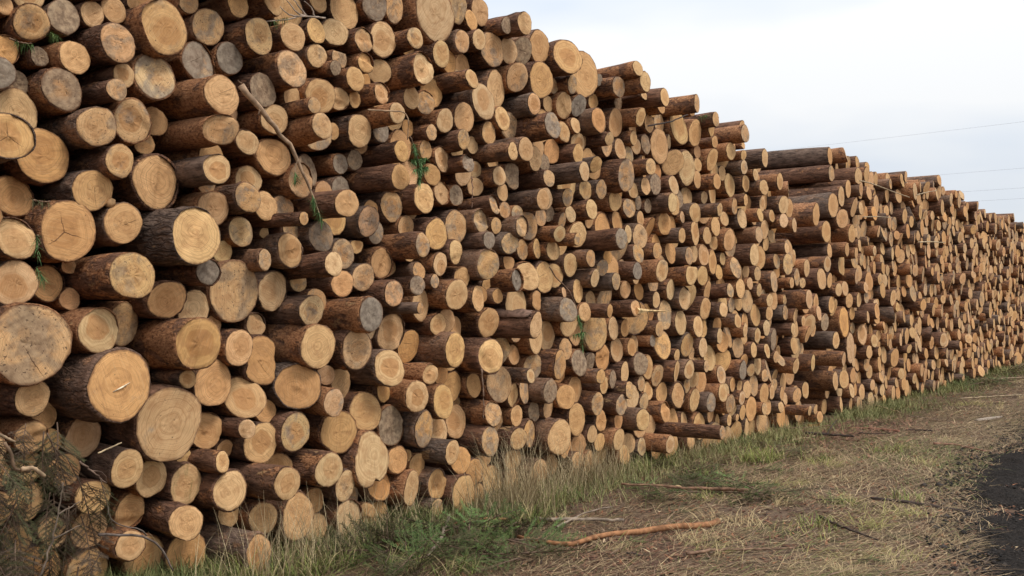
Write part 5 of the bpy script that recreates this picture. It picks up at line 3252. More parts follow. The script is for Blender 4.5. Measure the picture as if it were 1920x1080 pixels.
20393 221 116 -50 m
21766 219 80 40 o
31503 1153 90 -49 o
31345 2832 118 31 t
22556 1008 87 -28 p
21959 3036 97 11 o
29795 1197 73 -42 m
19748 2754 76 -102 p
26233 783 82 -23 m
31854 3142 106 61 p
30557 3584 108 56 t
29852 2928 106 52 t
36535 2644 104 -78 m
30048 946 74 75 m
17132 1581 100 -113 o
19822 1428 95 -92 o
17920 1171 84 -143 o
26360 2594 95 22 t
18353 3879 102 -305 p
26055 390 141 -78 t
29200 2349 83 9 o
26869 3187 112 -50 m
25503 312 74 -21 t
28955 2053 98 -15 p
21858 2842 92 -45 o
29280 2565 110 -32 m
28694 1754 132 -4 p
17504 2939 80 -157 t
18301 128 76 -148 p
30692 3005 88 -30 m
34072 764 107 25 t
36483 601 104 151 m
40094 1572 135 72 p
37680 1164 123 43 t
21525 1302 89 24 p
17760 311 80 -127 p
24417 1466 86 123 p
37484 3179 107 14 p
29834 954 73 10 t
16675 2884 92 -248 p
16458 2205 92 -371 o
25004 3373 114 -54 p
31984 2804 73 40 p
25687 2650 65 -71 t
26659 1784 73 -47 p
24807 2247 80 -108 m
32468 3575 116 -38 t
33605 3854 80 -24 t
28516 968 136 -22 t
20875 3865 94 -48 o
32421 1218 102 6 t
34036 3402 135 12 o
35219 3566 102 -161 m
37006 2014 93 59 m
39662 1403 144 42 o
30284 3117 101 184 m
35541 1526 96 152 o
15715 1024 93 -1885 t
18473 3572 114 -224 p
32422 1688 74 32 m
16111 2210 92 -286 p
17553 1056 81 -266 p
38270 1030 94 97 t
17008 3569 106 -250 p
23758 3328 80 -48 p
33996 1897 78 -5 p
16668 775 90 -310 p
38072 1513 134 -39 t
17943 2693 84 -237 p
25810 3585 90 -123 m
27977 3770 111 -67 m
23607 3885 80 77 p
33155 530 107 37 p
16195 2818 128 -385 t
22062 2843 115 -71 p
24143 1319 132 -65 o
30762 2486 75 -56 p
30700 998 115 163 m
15517 988 115 -1758 t
27340 567 97 -125 t
37927 2878 117 -44 p"""

NEAR_RINGS = [0.03, 0.09, 0.17, 0.28, 0.42, 0.62, 0.95, 1.6, 3.0]
GROUP = 'sawn logs piled in the two stacks'
for li, line in enumerate(NEAR_LOGS.split('\n')):
    head, label = line.split('|')
    u, z, r, p, tone, shape = head.split()
    u, z, r, p = (int(q) / 1000.0 for q in (u, z, r, p))
    rng = np.random.default_rng(1000 + li)
    length = rng.uniform(4.1, 4.9) + p
    seg = 28 if r > 0.11 else 22
    bv, bf, buv, bk, ev, ef, euv, rim, t4, prm = log_shape(rng, r, tone, shape, seg, NEAR_RINGS + [length], length)
    o = obj('log', mesh_of('log', bv, bf, M_BARK, buv, None, {'bk': bk}))
    o.location = world_pt(u, p, z)
    o.rotation_euler = (rng.normal(0, 0.018), 0, YAW + rng.normal(0, 0.028)) if shape != 'long' else (0, 0, YAW)
    tag(o, label, 'log', GROUP)
    e = obj('cut_end', mesh_of('cut_end', ev, ef, M_END, euv, rim, {'tone': t4, 'prm': prm}), o)
    if shape == 'knob':
        th = np.linspace(0, math.pi, 6)
        v, f = tube([(r * 0.90, 0.05, -r * 0.42), (r * 1.0, 0.02, -r * 0.48), (r * 1.06, 0.006, -r * 0.5), (r * 1.10, 0.008, -r * 0.52)], [0.03, 0.032, 0.026, 0.008], 9)
        obj('knob', mesh_of('knob', v, f, M_STICK, cols={'tint': (0.42, 0.25, 0.12, 1)}), o)
    if shape == 'sliver':
        v, f = tube([(-0.05, -0.004, -0.035), (0.0, -0.012, -0.012), (0.055, -0.004, 0.012)], [0.002, 0.006, 0.001], 5)
        obj('splinter', mesh_of('splinter', v, f, M_STICK, cols={'tint': (0.72, 0.60, 0.42, 1)}), o)
    if shape == 'splinter':
        v, f = tube([(0.0, 0.01, -0.01), (0.12, -0.02, -0.012), (0.36, -0.05, -0.02), (0.62, -0.075, -0.03)], [0.045, 0.04, 0.022, 0.003], 6, rng, 0.12)
        v = [(q[0], q[1], -0.03 + (q[2] + 0.02) * (0.45 if q[0] > 0.05 else 0.9)) for q in v]
        obj('splinter', mesh_of('splinter', v, f, M_STICK, cols={'tint': (0.66, 0.45, 0.22, 1)}, smooth=False), o)
    if shape == 'flap':
        n = 9
        v = []; f = []
        for i in range(n):
            for j in range(4):
                w = math.pi / 2 + 0.9 - 0.45 * j
                rr = r * (1.03 + 0.16 * math.sin(i / (n - 1) * math.pi) * (0.4 + 0.2 * j)) + 0.01 * rng.normal()
                v.append((rr * math.cos(w) - 0.01, 0.02 + i * 0.06, rr * math.sin(w)))
        for i in range(n - 1):
            for j in range(3):
                a = i * 4 + j
                f.append((a, a + 1, a + 5, a + 4))
        fl = obj('bark_flap', mesh_of('bark_flap', v, f, M_STICK, cols={'tint': (0.20, 0.12, 0.085, 1)}), o)
        sm = fl.modifiers.new('thickness', 'SOLIDIFY'); sm.thickness = 0.008

# every further log of the two stacks, too many to be told apart
BV, BF, BUV, BK, EV, EF, EUV, ERIM, ET, EP = [], [], [], [], [], [], [], [], [], []
bo = eo = 0
cy, sy = math.cos(YAW), math.sin(YAW)
for li, line in enumerate(OTHER_LOGS.split('\n')):
    q = line.split()
    u, z, r, p = (int(a) / 1000.0 for a in q[:4])
    tone = q[4]; shape = q[5] if len(q) > 5 else '-'
    rng = np.random.default_rng(9000 + li)
    near = u < 18
    length = rng.uniform(4.0, 4.9) + p
    seg = 16 if u < 15 else (14 if u < 22 else 10)
    rings = [0.06, 0.2, 0.5, 1.2, length] if near else [0.08, 0.5, length]
    bv, bf, buv, bk, ev, ef, euv, rim, t4, prm = log_shape(rng, r, tone, shape, seg, rings, length)
    yw = rng.normal(0, 0.03)
    loc = world_pt(u, p, z)
    for (vv, store) in ((bv, BV), (ev, EV)):
        c1, s1 = math.cos(YAW + yw), math.sin(YAW + yw)
        store.append(np.stack([vv[:, 0] * c1 - vv[:, 1] * s1 + loc[0], vv[:, 0] * s1 + vv[:, 1] * c1 + loc[1], vv[:, 2] + loc[2]], -1))
    BF += [tuple(i + bo for i in f) for f in bf]; EF += [tuple(i + eo for i in f) for f in ef]
    BUV.append(buv); EUV.append(euv); ERIM.append(rim)
    BK.append(np.tile(bk, (len(bv), 1))); ET.append(np.tile(t4, (len(ev), 1))); EP.append(np.tile(prm, (len(ev), 1)))
    bo += len(bv); eo += len(ev)
stack = obj('stacked_logs', mesh_of('stacked_logs', np.concatenate(BV), BF, M_BARK, np.concatenate(BUV), None, {'bk': np.concatenate(BK)}))
tag(stack, 'mass of smaller and more distant sawn logs filling both stacks', 'logs', kind='stuff')
ends = obj('cut_ends', mesh_of('cut_ends', np.concatenate(EV), EF, M_END, np.concatenate(EUV), np.concatenate(ERIM), {'tone': np.concatenate(ET), 'prm': np.concatenate(EP)}), stack)
ends['kind'] = 'stuff'
del BV, BF, BUV, BK, EV, EF, EUV, ERIM, ET, EP

# ------------------------------------------------------------------ grass, straw and litter


def ribbons(base, az, length, width, e0, e1, tint, segs=3):
    """bent blades: base (n,3), azimuth, length, width, elevation at root and tip, tint (n,3)"""
    n = len(base)
    pts = [base]
    for s in range(segs):
        el = e0 + (e1 - e0) * (s + 0.5) / segs
        step = length / segs
        d = np.stack([np.cos(el) * np.cos(az), np.cos(el) * np.sin(az), np.sin(el)], -1) * step[:, None]
        pts.append(pts[-1] + d)
    side = np.stack([-np.sin(az), np.cos(az), np.zeros(n)], -1)
    V = []
    for s in range(segs + 1):
        w = width * (1.0 - 0.85 * (s / segs) ** 1.5) * 0.5
        V += [pts[s] - side * w[:, None], pts[s] + side * w[:, None]]
    V = np.stack(V, 1)                                   # n, 2*(segs+1), 3
    m = 2 * (segs + 1)
    k = np.arange(n)[:, None] * m
    F = []
    for s in range(segs):
        F.append(np.stack([k[:, 0] + 2 * s, k[:, 0] + 2 * s + 1, k[:, 0] + 2 * s + 3, k[:, 0] + 2 * s + 2], -1))
    F = np.concatenate(F)
    T = np.repeat(np.concatenate([tint, np.ones((n, 1))], 1), m, axis=0)
    return V.reshape(-1, 3), F, T


def quick_mesh(name, V, F, T, mat):
    me = bpy.data.meshes.new(name)
    me.vertices.add(len(V)); me.vertices.foreach_set('co', V.astype(np.float32).ravel())
    nf, k = F.shape
    me.loops.add(nf * k); me.loops.foreach_set('vertex_index', F.astype(np.int32).ravel())
    me.polygons.add(nf)
    me.polygons.foreach_set('loop_start', np.arange(0, nf * k, k, dtype=np.int32))
    me.update(calc_edges=True)
    me.materials.append(mat)
    at = me.attributes.new('tint', 'FLOAT_COLOR', 'POINT')
    at.data.foreach_set('color', T.astype(np.float32).ravel())
    me.update()
    return me


def stuff(name, parts, mat, label, cat):
    off = 0; VV = []; FF = []; TT = []
    for V, F, T in parts:
        VV.append(V); FF.append(F + off); TT.append(T); off += len(V)
    o = obj(name, quick_mesh(name, np.concatenate(VV), np.concatenate(FF), np.concatenate(TT), mat))
    return tag(o, label, cat, kind='stuff')


def up_to_xy(u, p):
    return u * DX + (FACE + p) * NX, u * DY + (FACE + p) * NY


def lerp_col(a, b, t):
    return np.array(a)[None] * (1 - t[:, None]) + np.array(b)[None] * t[:, None]


def field(n, seed, pmin=-0.15, over=0.25, near=2.6, far=34.0, power=2.0):
    """random places on the strip between stacks and track, thicker close by"""
    r = np.random.default_rng(seed)
    q = r.random(n) ** power
    u = near + (far - near) * q
    p = pmin + (track_edge(u) + over - pmin) * r.random(n)
    return r, u, p


ALONG = math.atan2(DY, DX)
straw = []
# matted dead grass lying along the track
r, u, p = field(165000, 21, 0.2, 0.30, power=1.9)
x, y = up_to_xy(u, p)
den = 0.55 + 0.95 * fnoise(x * 1.1, y * 1.1, 31) + 0.25 * np.clip((p - 1.2), -1, 1)
keep = r.random(len(u)) < np.clip(den, 0.10, 1.0) * np.clip((track_edge(u) + 0.3 - p) / 0.45, 0, 1)
u, p, x, y = u[keep], p[keep], x[keep], y[keep]
n = len(u)
swirl = fnoise(x * 0.7, y * 0.7, 33) * 0.9
az = ALONG + swirl + r.normal(0, 0.42, n) + math.pi * (r.random(n) < 0.5)
base = np.stack([x, y, ground_z(x, y) + r.uniform(0.0, 0.022, n)], -1)
tt = np.clip(0.5 + 0.35 * fnoise(x * 1.2, y * 1.2, 35) + r.normal(0, 0.25, n), 0, 1)
tint = lerp_col((0.13, 0.072, 0.045), (0.56, 0.41, 0.225), tt ** 1.4) * r.uniform(0.7, 1.15, (n, 1))
gm = (r.random(n) < 0.06 + 0.6 * np.clip(fnoise(x * 0.8, y * 0.8, 37) - 0.15, 0, 1) + 0.2 * (p < 0.9))
tint[gm] = np.array((0.15, 0.165, 0.05)) * r.uniform(0.7, 1.4, (gm.sum(), 1))
dist = np.hypot(x, y)
straw.append(ribbons(base, az, r.uniform(0.12, 0.45, n), r.uniform(0.0014, 0.0042, n) * (1 + dist / 12), r.uniform(-0.05, 0.22, n), r.uniform(-0.22, 0.06, n), tint))
# arching tussocks of dead grass
tus = []
rr = np.random.default_rng(77)
spots = [on_ground(*q) for q in ((1500, 1000), (1430, 905), (1690, 845), (1480, 1062), (1330, 935), (1600, 900), (1730, 870), (1560, 1040), (1400, 985), (1250, 985),
                                 (1700, 960), (1640, 1050), (1340, 1050), (1540, 870), (1790, 830), (1460, 950), (1610, 980), (1450, 1075), (1580, 1075), (1150, 1040), (1690, 1040), (1760, 1000))]
for i in range(26):
    uu = rr.uniform(5, 22); pp = rr.uniform(0.9, track_edge(uu) - 0.1)
    spots.append((*up_to_xy(uu, pp), 0.0))
for sx, sy, _ in spots:
    m = int(rr.integers(40, 95)); rad = rr.uniform(0.08, 0.25)
    a = rr.uniform(0, 6.28, m); q = rad * np.sqrt(rr.random(m))
    x, y = sx + q * np.cos(a), sy + q * np.sin(a)
    az = ALONG + rr.normal(0, 0.9) + rr.normal(0, 0.8, m)
    tt = np.clip(rr.normal(0.65, 0.25, m), 0, 1)
    tint = lerp_col((0.20, 0.135, 0.065), (0.52, 0.39, 0.20), tt)
    if rr.random() < 0.3: tint = tint * np.array((0.72, 0.88, 0.55))
    straw.append(ribbons(np.stack([x, y, ground_z(x, y)], -1), az, rr.uniform(0.12, 0.34, m), rr.uniform(0.0016, 0.0034, m) * (1 + math.hypot(sx, sy) / 18), rr.uniform(0.15, 0.95, m), rr.uniform(-0.8, 0.0, m), tint))
stuff('dead_grass', straw, M_BLADE, 'matted straw-coloured dead grass covering the ground beside the track', 'dead grass')

# living grass, thickest along the foot of the stacks
gr = []
r, u, p = field(42000, 41, -0.12, 0.0, power=1.7)
p = -0.12 + np.abs(r.normal(0, 0.42, len(u)))
x, y = up_to_xy(u, p)
keep = r.random(len(u)) < np.clip(0.40 + 0.95 * fnoise(x * 1.4, y * 1.4, 43), 0.05, 1)
u, p, x, y = u[keep], p[keep], x[keep], y[keep]; n = len(u)
tt = np.clip(0.58 + 0.4 * fnoise(x * 0.8, y * 0.8, 45) + r.normal(0, 0.28, n), 0, 1)
tint = lerp_col((0.070, 0.105, 0.028), (0.34, 0.31, 0.13), tt) * r.uniform(0.75, 1.2, (n, 1))
hgt = r.uniform(0.07, 0.24, n) * np.where(u > 15, 1.1, 1.0)
gr.append(ribbons(np.stack([x, y, ground_z(x, y)], -1), r.uniform(0, 6.28, n), hgt, r.uniform(0.002, 0.0045, n) * (1 + np.hypot(x, y) / 14), r.uniform(0.9, 1.5, n), r.uniform(-0.4, 1.0, n), tint))
# bright tufts
for (px, py, m, hh, gy) in ((440, 1085, 90, 0.26, 0.8), (480, 1092, 70, 0.22, 0.9), (620, 1055, 120, 0.22, 0.35), (700, 1020, 130, 0.2, 0.3), (560, 1075, 120, 0.24, 0.4), (985, 975, 160, 0.25, 0.45), (1010, 950, 120, 0.3, 0.5),
                            (1190, 885, 130, 0.24, 0.4), (1240, 868, 110, 0.22, 0.55), (1420, 862, 170, 0.25, 0.85), (1445, 858, 120, 0.22, 0.9), (1380, 835, 150, 0.22, 0.25), (1060, 935, 110, 0.2, 0.3),
                            (1530, 862, 90, 0.2, 0.5), (1620, 760, 120, 0.22, 0.35), (1570, 760, 120, 0.25, 0.3), (1690, 720, 140, 0.26, 0.6), (1760, 705, 140, 0.26, 0.65), (1840, 694, 140, 0.25, 0.6),
                            (1660, 850, 80, 0.2, 0.6), (1690, 930, 70, 0.16, 0.6), (1540, 985, 70, 0.15, 0.6), (1330, 890, 90, 0.18, 0.3), (900, 1000, 90, 0.2, 0.3), (760, 1060, 120, 0.2, 0.3), (860, 1070, 110, 0.18, 0.35)):
    sx, sy, _ = on_ground(px, py)
    d = math.hypot(sx, sy); rad = 0.10 + 0.010 * d
    a = rr.uniform(0, 6.28, m); q = rad * np.sqrt(rr.random(m))
    x, y = sx + q * np.cos(a), sy + q * np.sin(a)
    tint = lerp_col((0.060, 0.095, 0.022), (0.27, 0.29, 0.075), np.clip(rr.normal(gy, 0.2, m), 0, 1))
    dry = rr.random(m) < 0.3
    tint[dry] = np.array((0.42, 0.33, 0.16)) * rr.uniform(0.7, 1.1, (dry.sum(), 1))
    gr.append(ribbons(np.stack([x, y, ground_z(x, y)], -1), rr.uniform(0, 6.28, m), hh * rr.uniform(0.5, 1.25, m), rr.uniform(0.003, 0.006, m) * (1 + d / 20), rr.uniform(0.9, 1.5, m), rr.uniform(-0.6, 0.7, m), tint, 4))
stuff('grass', gr, M_BLADE, 'green and yellowing grass tufts along the foot of the stacks', 'grass')

# tall dry stems standing in front of the lowest logs
st = []
for (px, py, sp, m, hh) in ((955, 965, 0.28, 330, 0.60), (990, 958, 0.2, 220, 0.68), (1085, 915, 0.45, 430, 0.46), (900, 975, 0.3, 120, 0.35), (760, 1000, 0.3, 90, 0.32), (1135, 902, 0.3, 220, 0.36), (1030, 940, 0.3, 170, 0.36), (600, 1050, 0.45, 150, 0.45), (690, 1020, 0.3, 90, 0.38),
                            (530, 1075, 0.3, 110, 0.50), (430, 1100, 0.25, 70, 0.46), (1290, 850, 0.4, 120, 0.25), (1600, 770, 0.5, 150, 0.3)):
    sx, sy, _ = on_ground(px, py)
    uu = sx * DX + sy * DY + rr.normal(0, sp * 0.6, m); pp = sx * NX + sy * NY - FACE + rr.normal(0, 0.10, m)
    pp = np.maximum(pp, 0.02)
    x, y = up_to_xy(uu, pp)
    tint = lerp_col((0.22, 0.155, 0.085), (0.56, 0.44, 0.25), rr.random(m))
    d = math.hypot(sx, sy)
    st.append(ribbons(np.stack([x, y, ground_z(x, y)], -1), rr.uniform(0, 6.28, m), hh * rr.uniform(0.45, 1.25, m), rr.uniform(0.0018, 0.0034, m) * (1 + d / 16), rr.uniform(1.2, 1.57, m), rr.uniform(0.1, 1.4, m), tint, 5))
mw = 900
uw = rr.uniform(3.2, 13.5, mw); pw = np.abs(rr.normal(0.05, 0.22, mw)) + 0.02
xw, yw_ = up_to_xy(uw, pw)
keep = rr.random(mw) < np.clip(0.4 + 0.9 * fnoise(xw * 1.7, yw_ * 1.7, 61), 0.05, 1)
xw, yw_ = xw[keep], yw_[keep]; mw = len(xw)
st.append(ribbons(np.stack([xw, yw_, ground_z(xw, yw_)], -1), rr.uniform(0, 6.28, mw), rr.uniform(0.18, 0.55, mw), rr.uniform(0.002, 0.0045, mw), rr.uniform(1.0, 1.57, mw), rr.uniform(-0.8, 1.3, mw), lerp_col((0.16, 0.115, 0.065), (0.52, 0.40, 0.22), rr.random(mw)), 5))
stuff('dry_grass_stems', st, M_BLADE, 'tall thin dry grass stems standing against the lowest logs', 'grass stems')

# bark flakes, chips and needles trodden into the ground
r, u, p = field(30000, 51, -0.1, 0.5, power=1.8)
keep = r.random(len(u)) < np.clip(0.65 - 0.6 * fnoise(*[q * 0.9 for q in up_to_xy(u, p)], 31), 0.12, 1)
u, p = u[keep], p[keep]; n = len(u)
x, y = up_to_xy(u, p)
dist = np.hypot(x, y)
tint = lerp_col((0.055, 0.028, 0.020), (0.30, 0.135, 0.070), r.random(n))
pale = r.random(n) < 0.07
tint[pale] = np.array((0.46, 0.34, 0.20)) * r.uniform(0.7, 1.2, (pale.sum(), 1))
ch = [ribbons(np.stack([x, y, ground_z(x, y) + r.uniform(0.001, 0.02, n)], -1), ALONG + r.normal(0, 0.9, n), r.uniform(0.015, 0.085, n), r.uniform(0.004, 0.022, n) * (0.8 + dist / 18), r.uniform(-0.1, 0.4, n), r.uniform(-0.3, 0.25, n), tint, 2)]
m = 2200
sx, sy, _ = on_ground(1600, 812)
uu = sx * DX + sy * DY + r.normal(0, 1.3, m); pp = np.maximum(sx * NX + sy * NY - FACE + r.normal(-0.1, 0.45, m), 0.02)
x, y = up_to_xy(uu, pp)
tint = lerp_col((0.075, 0.034, 0.024), (0.30, 0.160, 0.095), r.random(m))
ch.append(ribbons(np.stack([x, y, ground_z(x, y) + r.uniform(0.001, 0.04, m)], -1), ALONG + r.normal(0, 0.7, m), r.uniform(0.04, 0.22, m), r.uniform(0.008, 0.030, m), r.uniform(-0.1, 0.35, m), r.uniform(-0.3, 0.2, m), tint, 2))
sx, sy, _ = on_ground(1200, 1050)
uu = sx * DX + sy * DY + r.normal(0, 0.9, m); pp = np.maximum(sx * NX + sy * NY - FACE + r.normal(0, 0.5, m), 0.02)
x, y = up_to_xy(uu, pp)
ch.append(ribbons(np.stack([x, y, ground_z(x, y) + r.uniform(0.001, 0.02, m)], -1), ALONG + r.normal(0, 0.9, m), r.uniform(0.02, 0.11, m), r.uniform(0.005, 0.018, m), r.uniform(-0.1, 0.3, m), r.uniform(-0.3, 0.2, m), tint, 2))
r2, u2, p2 = field(2600, 57, 0.1, 0.1, power=1.6)
x2, y2 = up_to_xy(u2, p2); n2_ = len(u2)
ch.append(ribbons(np.stack([x2, y2, ground_z(x2, y2) + r2.uniform(0.008, 0.03, n2_)], -1), ALONG + r2.normal(0, 0.8, n2_), r2.uniform(0.12, 0.5, n2_), r2.uniform(0.004, 0.010, n2_) * (1 + np.hypot(x2, y2) / 25), r2.uniform(-0.05, 0.1, n2_), r2.uniform(-0.1, 0.1, n2_), lerp_col((0.045, 0.030, 0.024), (0.30, 0.20, 0.13), r2.random(n2_) ** 1.5), 3))
stuff('bark_litter', ch, M_CHIP, 'reddish bark flakes and wood chips scattered over the ground', 'bark litter')

# clods and stones churned up on the track
r = np.random.default_rng(61)
n = 11000
u = 4 + 22 * r.random(n) ** 1.4
p = track_edge(u) - 0.30 * r.random(n) ** 2 + np.abs(r.normal(0, 1.1, n)) * (r.random(n) < 0.85)
x, y = up_to_xy(u, p)
sz = r.uniform(0.004, 0.017, n) * np.clip(1.15 - 0.25 * (p - track_edge(u)), 0.4, 1.2) * (1 + (r.random(n) < 0.08) * 0.9)
oc = np.array([(1, 0, 0), (0, 1, 0), (-1, 0, 0), (0, -1, 0), (0, 0, 0.75), (0, 0, -0.5)], float)
of = np.array([(0, 1, 4), (1, 2, 4), (2, 3, 4), (3, 0, 4), (1, 0, 5), (2, 1, 5), (3, 2, 5), (0, 3, 5)])
a = r.uniform(0, 6.28, n)
V = oc[None] * sz[:, None, None] * r.uniform(0.6, 1.3, (n, 6, 1))
V = np.stack([V[..., 0] * np.cos(a)[:, None] - V[..., 1] * np.sin(a)[:, None], V[..., 0] * np.sin(a)[:, None] + V[..., 1] * np.cos(a)[:, None], V[..., 2]], -1)
V = V + np.stack([x, y, ground_z(x, y) + 0.022], -1)[:, None]
Fc = (of[None] + (np.arange(n) * 6)[:, None, None]).reshape(-1, 3)
tint = lerp_col((0.014, 0.012, 0.011), (0.075, 0.060, 0.050), r.random(n) ** 2)
T = np.repeat(np.concatenate([tint, np.ones((n, 1))], 1), 6, axis=0)
stuff('mud_clods', [(V.reshape(-1, 3), Fc, T)], M_CHIP, 'dark clods of mud and stones churned up on the track', 'mud')

# ------------------------------------------------------------------ sticks and branches
def smooth_path(pts, n=14, wob=0.0, rng=None):
    pts = np.array(pts, float)
    t = np.concatenate([[0], np.cumsum(np.linalg.norm(np.diff(pts, axis=0), axis=1))]); t /= t[-1]
    q = np.linspace(0, 1, n)
    out = np.stack([np.interp(q, t, pts[:, i]) for i in range(3)], -1)
    for _ in range(2):
        out[1:-1] = 0.25 * out[:-2] + 0.5 * out[1:-1] + 0.25 * out[2:]
    if wob and rng is not None:
        out[1:-1] += rng.normal(0, wob, (n - 2, 3)) * np.array((1, 1, 0.5))
    return out


def stick(name, label, pts, r0, r1, tint, cat='stick', group='sticks lying on the ground', seg=8, wob=0.006, forks=(), seed=0):
    rng = np.random.default_rng(500 + seed)
    path = smooth_path(pts, 16, wob, rng)
    v, f = tube(path, np.linspace(r0, r1, 16) * (1 + rng.normal(0, 0.06, 16)), seg, rng, 0.05)
    o = obj(name, mesh_of(name, v, f, M_STICK, cols={'tint': (*tint, 1)}))
    tag(o, label, cat, group)
    for fk in forks:
        fp = smooth_path(fk, 9, wob * 0.6, rng)
        v, f = tube(fp, np.linspace(r1 * 0.9, r1 * 0.35, 9), 6, rng, 0.05)
        obj('side_twig', mesh_of('side_twig', v, f, M_STICK, cols={'tint': (*tint, 1)}), o)
    return o


def G(*pts, z=0.02):
    out = []
    for q in pts:
        a = on_ground(q[0], q[1], 0.0)
        out.append((a[0], a[1], float(ground_z(np.array(a[0]), np.array(a[1]))) + z + (q[2] if len(q) > 2 else 0)))
    return out


ORANGE, BROWN, DARK, PALE, GREYB = (0.34, 0.165, 0.080), (0.21, 0.125, 0.08), (0.060, 0.042, 0.034), (0.50, 0.37, 0.22), (0.27, 0.205, 0.15)
stick('fallen_branch', 'thick curved branch with peeling orange bark lying on the ground', G((972, 1012), (1030, 1030), (1085, 1036), (1130, 1016), (1180, 1011), (1270, 1003), (1346, 986), z=0.045), 0.015, 0.025, (0.30, 0.140, 0.064), 'branch', seed=1, seg=10, wob=0.012)
stick('fallen_branch', 'forked grey-brown branch at the edge of the tall dry grass', G((1004, 974), (1060, 977), (1115, 975), (1170, 978), z=0.04), 0.018, 0.012, GREYB, 'branch', seed=2, forks=[G((1045, 993), (1080, 972), (1115, 960), (1150, 958), z=0.05)])
stick('stick', 'long thin reddish stick lying behind the thick curved branch', G((1165, 918), (1250, 921), (1330, 925), (1402, 936), z=0.075), 0.010, 0.016, (0.26, 0.145, 0.09), seed=3)
stick('stick', 'dark wet stick ending at the muddy track', G((1632, 935), (1700, 938), (1760, 944), (1824, 955), z=0.03), 0.012, 0.018, DARK, seed=4)
stick('stick', 'short dark stick in the straw below the one reaching the track', G((1537, 972), (1580, 990), (1645, 1010), z=0.03), 0.012, 0.006, DARK, seed=5)
stick('stick', 'leaning pinkish stick standing in the spruce boughs', G((803, 1050), (822, 1025), (842, 998, 0.10), z=0.05), 0.010, 0.013, GREYB, seed=6)
stick('stick', 'reddish bent twig across the top of the spruce boughs', G((832, 1002), (880, 990), (915, 984), (952, 984), z=0.08), 0.006, 0.010, ORANGE, seed=7)
stick('stick', 'knobbly thin stick in the straw at the bottom edge', G((1288, 1050), (1330, 1040), (1400, 1037), (1490, 1028), z=0.03), 0.012, 0.007, BROWN, seed=8)
stick('stick', 'slender dark twig near the pine needles low in the picture', G((1175, 1050), (1210, 1053), z=0.02), 0.006, 0.004, DARK, seed=9)
stick('stick', 'reddish stick lying across the ground below the far stack', G((1590, 803), (1640, 806), (1685, 812), z=0.03), 0.014, 0.02, (0.24, 0.11, 0.07), seed=10)
stick('stick', 'dark straight stick right of the reddish one', G((1700, 808), (1748, 812), z=0.03), 0.014, 0.012, DARK, seed=11)
stick('stick', 'brown stick in the straw above the muddy track', G((1750, 838), (1790, 838), (1848, 843), z=0.03), 0.016, 0.012, (0.24, 0.12, 0.08), seed=12)
stick('stick', 'straight pale pole on the grass below the far stack', G((1800, 748), (1860, 747), (1915, 746), z=0.04), 0.011, 0.014, (0.36, 0.27, 0.17), seed=13)
stick('stick', 'long pale pole lying parallel to the far stack near the right edge', G((1868, 712), (1900, 711), (1950, 713), z=0.05), 0.014, 0.016, (0.34, 0.25, 0.165), seed=14)
stick('stick', 'crooked dark branch in front of the near stack end', G((1510, 816), (1550, 818), (1600, 822), z=0.05), 0.02, 0.012, DARK, seed=15, forks=[G((1550, 818), (1562, 806, 0.05), (1570, 800, 0.08), z=0.05)])
stick('stick', 'pale peeled stick leaning at the foot of the near stack', G((1385, 783), (1420, 785), (1442, 793), z=0.10), 0.010, 0.012, PALE, seed=16)
TWIGS = ['dark twig on the debris heap at the near stack end', 'brown twig across the front of the debris heap', 'grey twig left of the debris heap', 'pale twig below the debris heap',
         'dark twig right of the crooked dark branch', 'brown twig on the bare litter below the crooked dark branch', 'grey twig lying in the grass below the far stack', 'pale twig nearest the foot of the far stack']
for i, (a, b) in enumerate((((1455, 800), (1520, 790)), ((1470, 812), (1560, 806)), ((1430, 806), (1478, 798)), ((1480, 826), (1530, 818)), ((1610, 820), (1670, 822)), ((1560, 838), (1625, 846)), ((1700, 778), (1760, 790)), ((1640, 765), (1690, 778)))):
    stick('twig', TWIGS[i], G(a, b, z=0.03 + 0.05 * (i % 3)), 0.008, 0.005, (DARK, BROWN, GREYB, PALE)[i % 4], 'twig', 'broken twigs between the stacks', 6, 0.01, seed=30 + i)


def plank(name, label, c, ln, wd, th, rot, tint, cat, group=None):
    rng = np.random.default_rng(int(abs(c[0]) * 1000))
    n = 7
    v = []
    for i in range(n):
        xx = (i / (n - 1) - 0.5) * ln
        w = wd * (1 - 0.75 * abs(i / (n - 1) - 0.5) * 2 * rng.uniform(0.5, 1)) * 0.5
        for sy, sz in ((-1, 0), (1, 0), (0.9, 1), (-0.9, 1)):
            v.append((xx, sy * w + rng.normal(0, 0.002), sz * th))
    f = [(i * 4 + j, i * 4 + (j + 1) % 4, i * 4 + 4 + (j + 1) % 4, i * 4 + 4 + j) for i in range(n - 1) for j in range(4)]
    f += [(3, 2, 1, 0), tuple(range((n - 1) * 4, n * 4))]
    o = obj(name, mesh_of(name, v, f, M_STICK, cols={'tint': (*tint, 1)}, smooth=False))
    o.location = c; o.rotation_euler = (rng.normal(0, 0.05), rng.normal(0, 0.05), rot)
    return tag(o, label, cat, group)


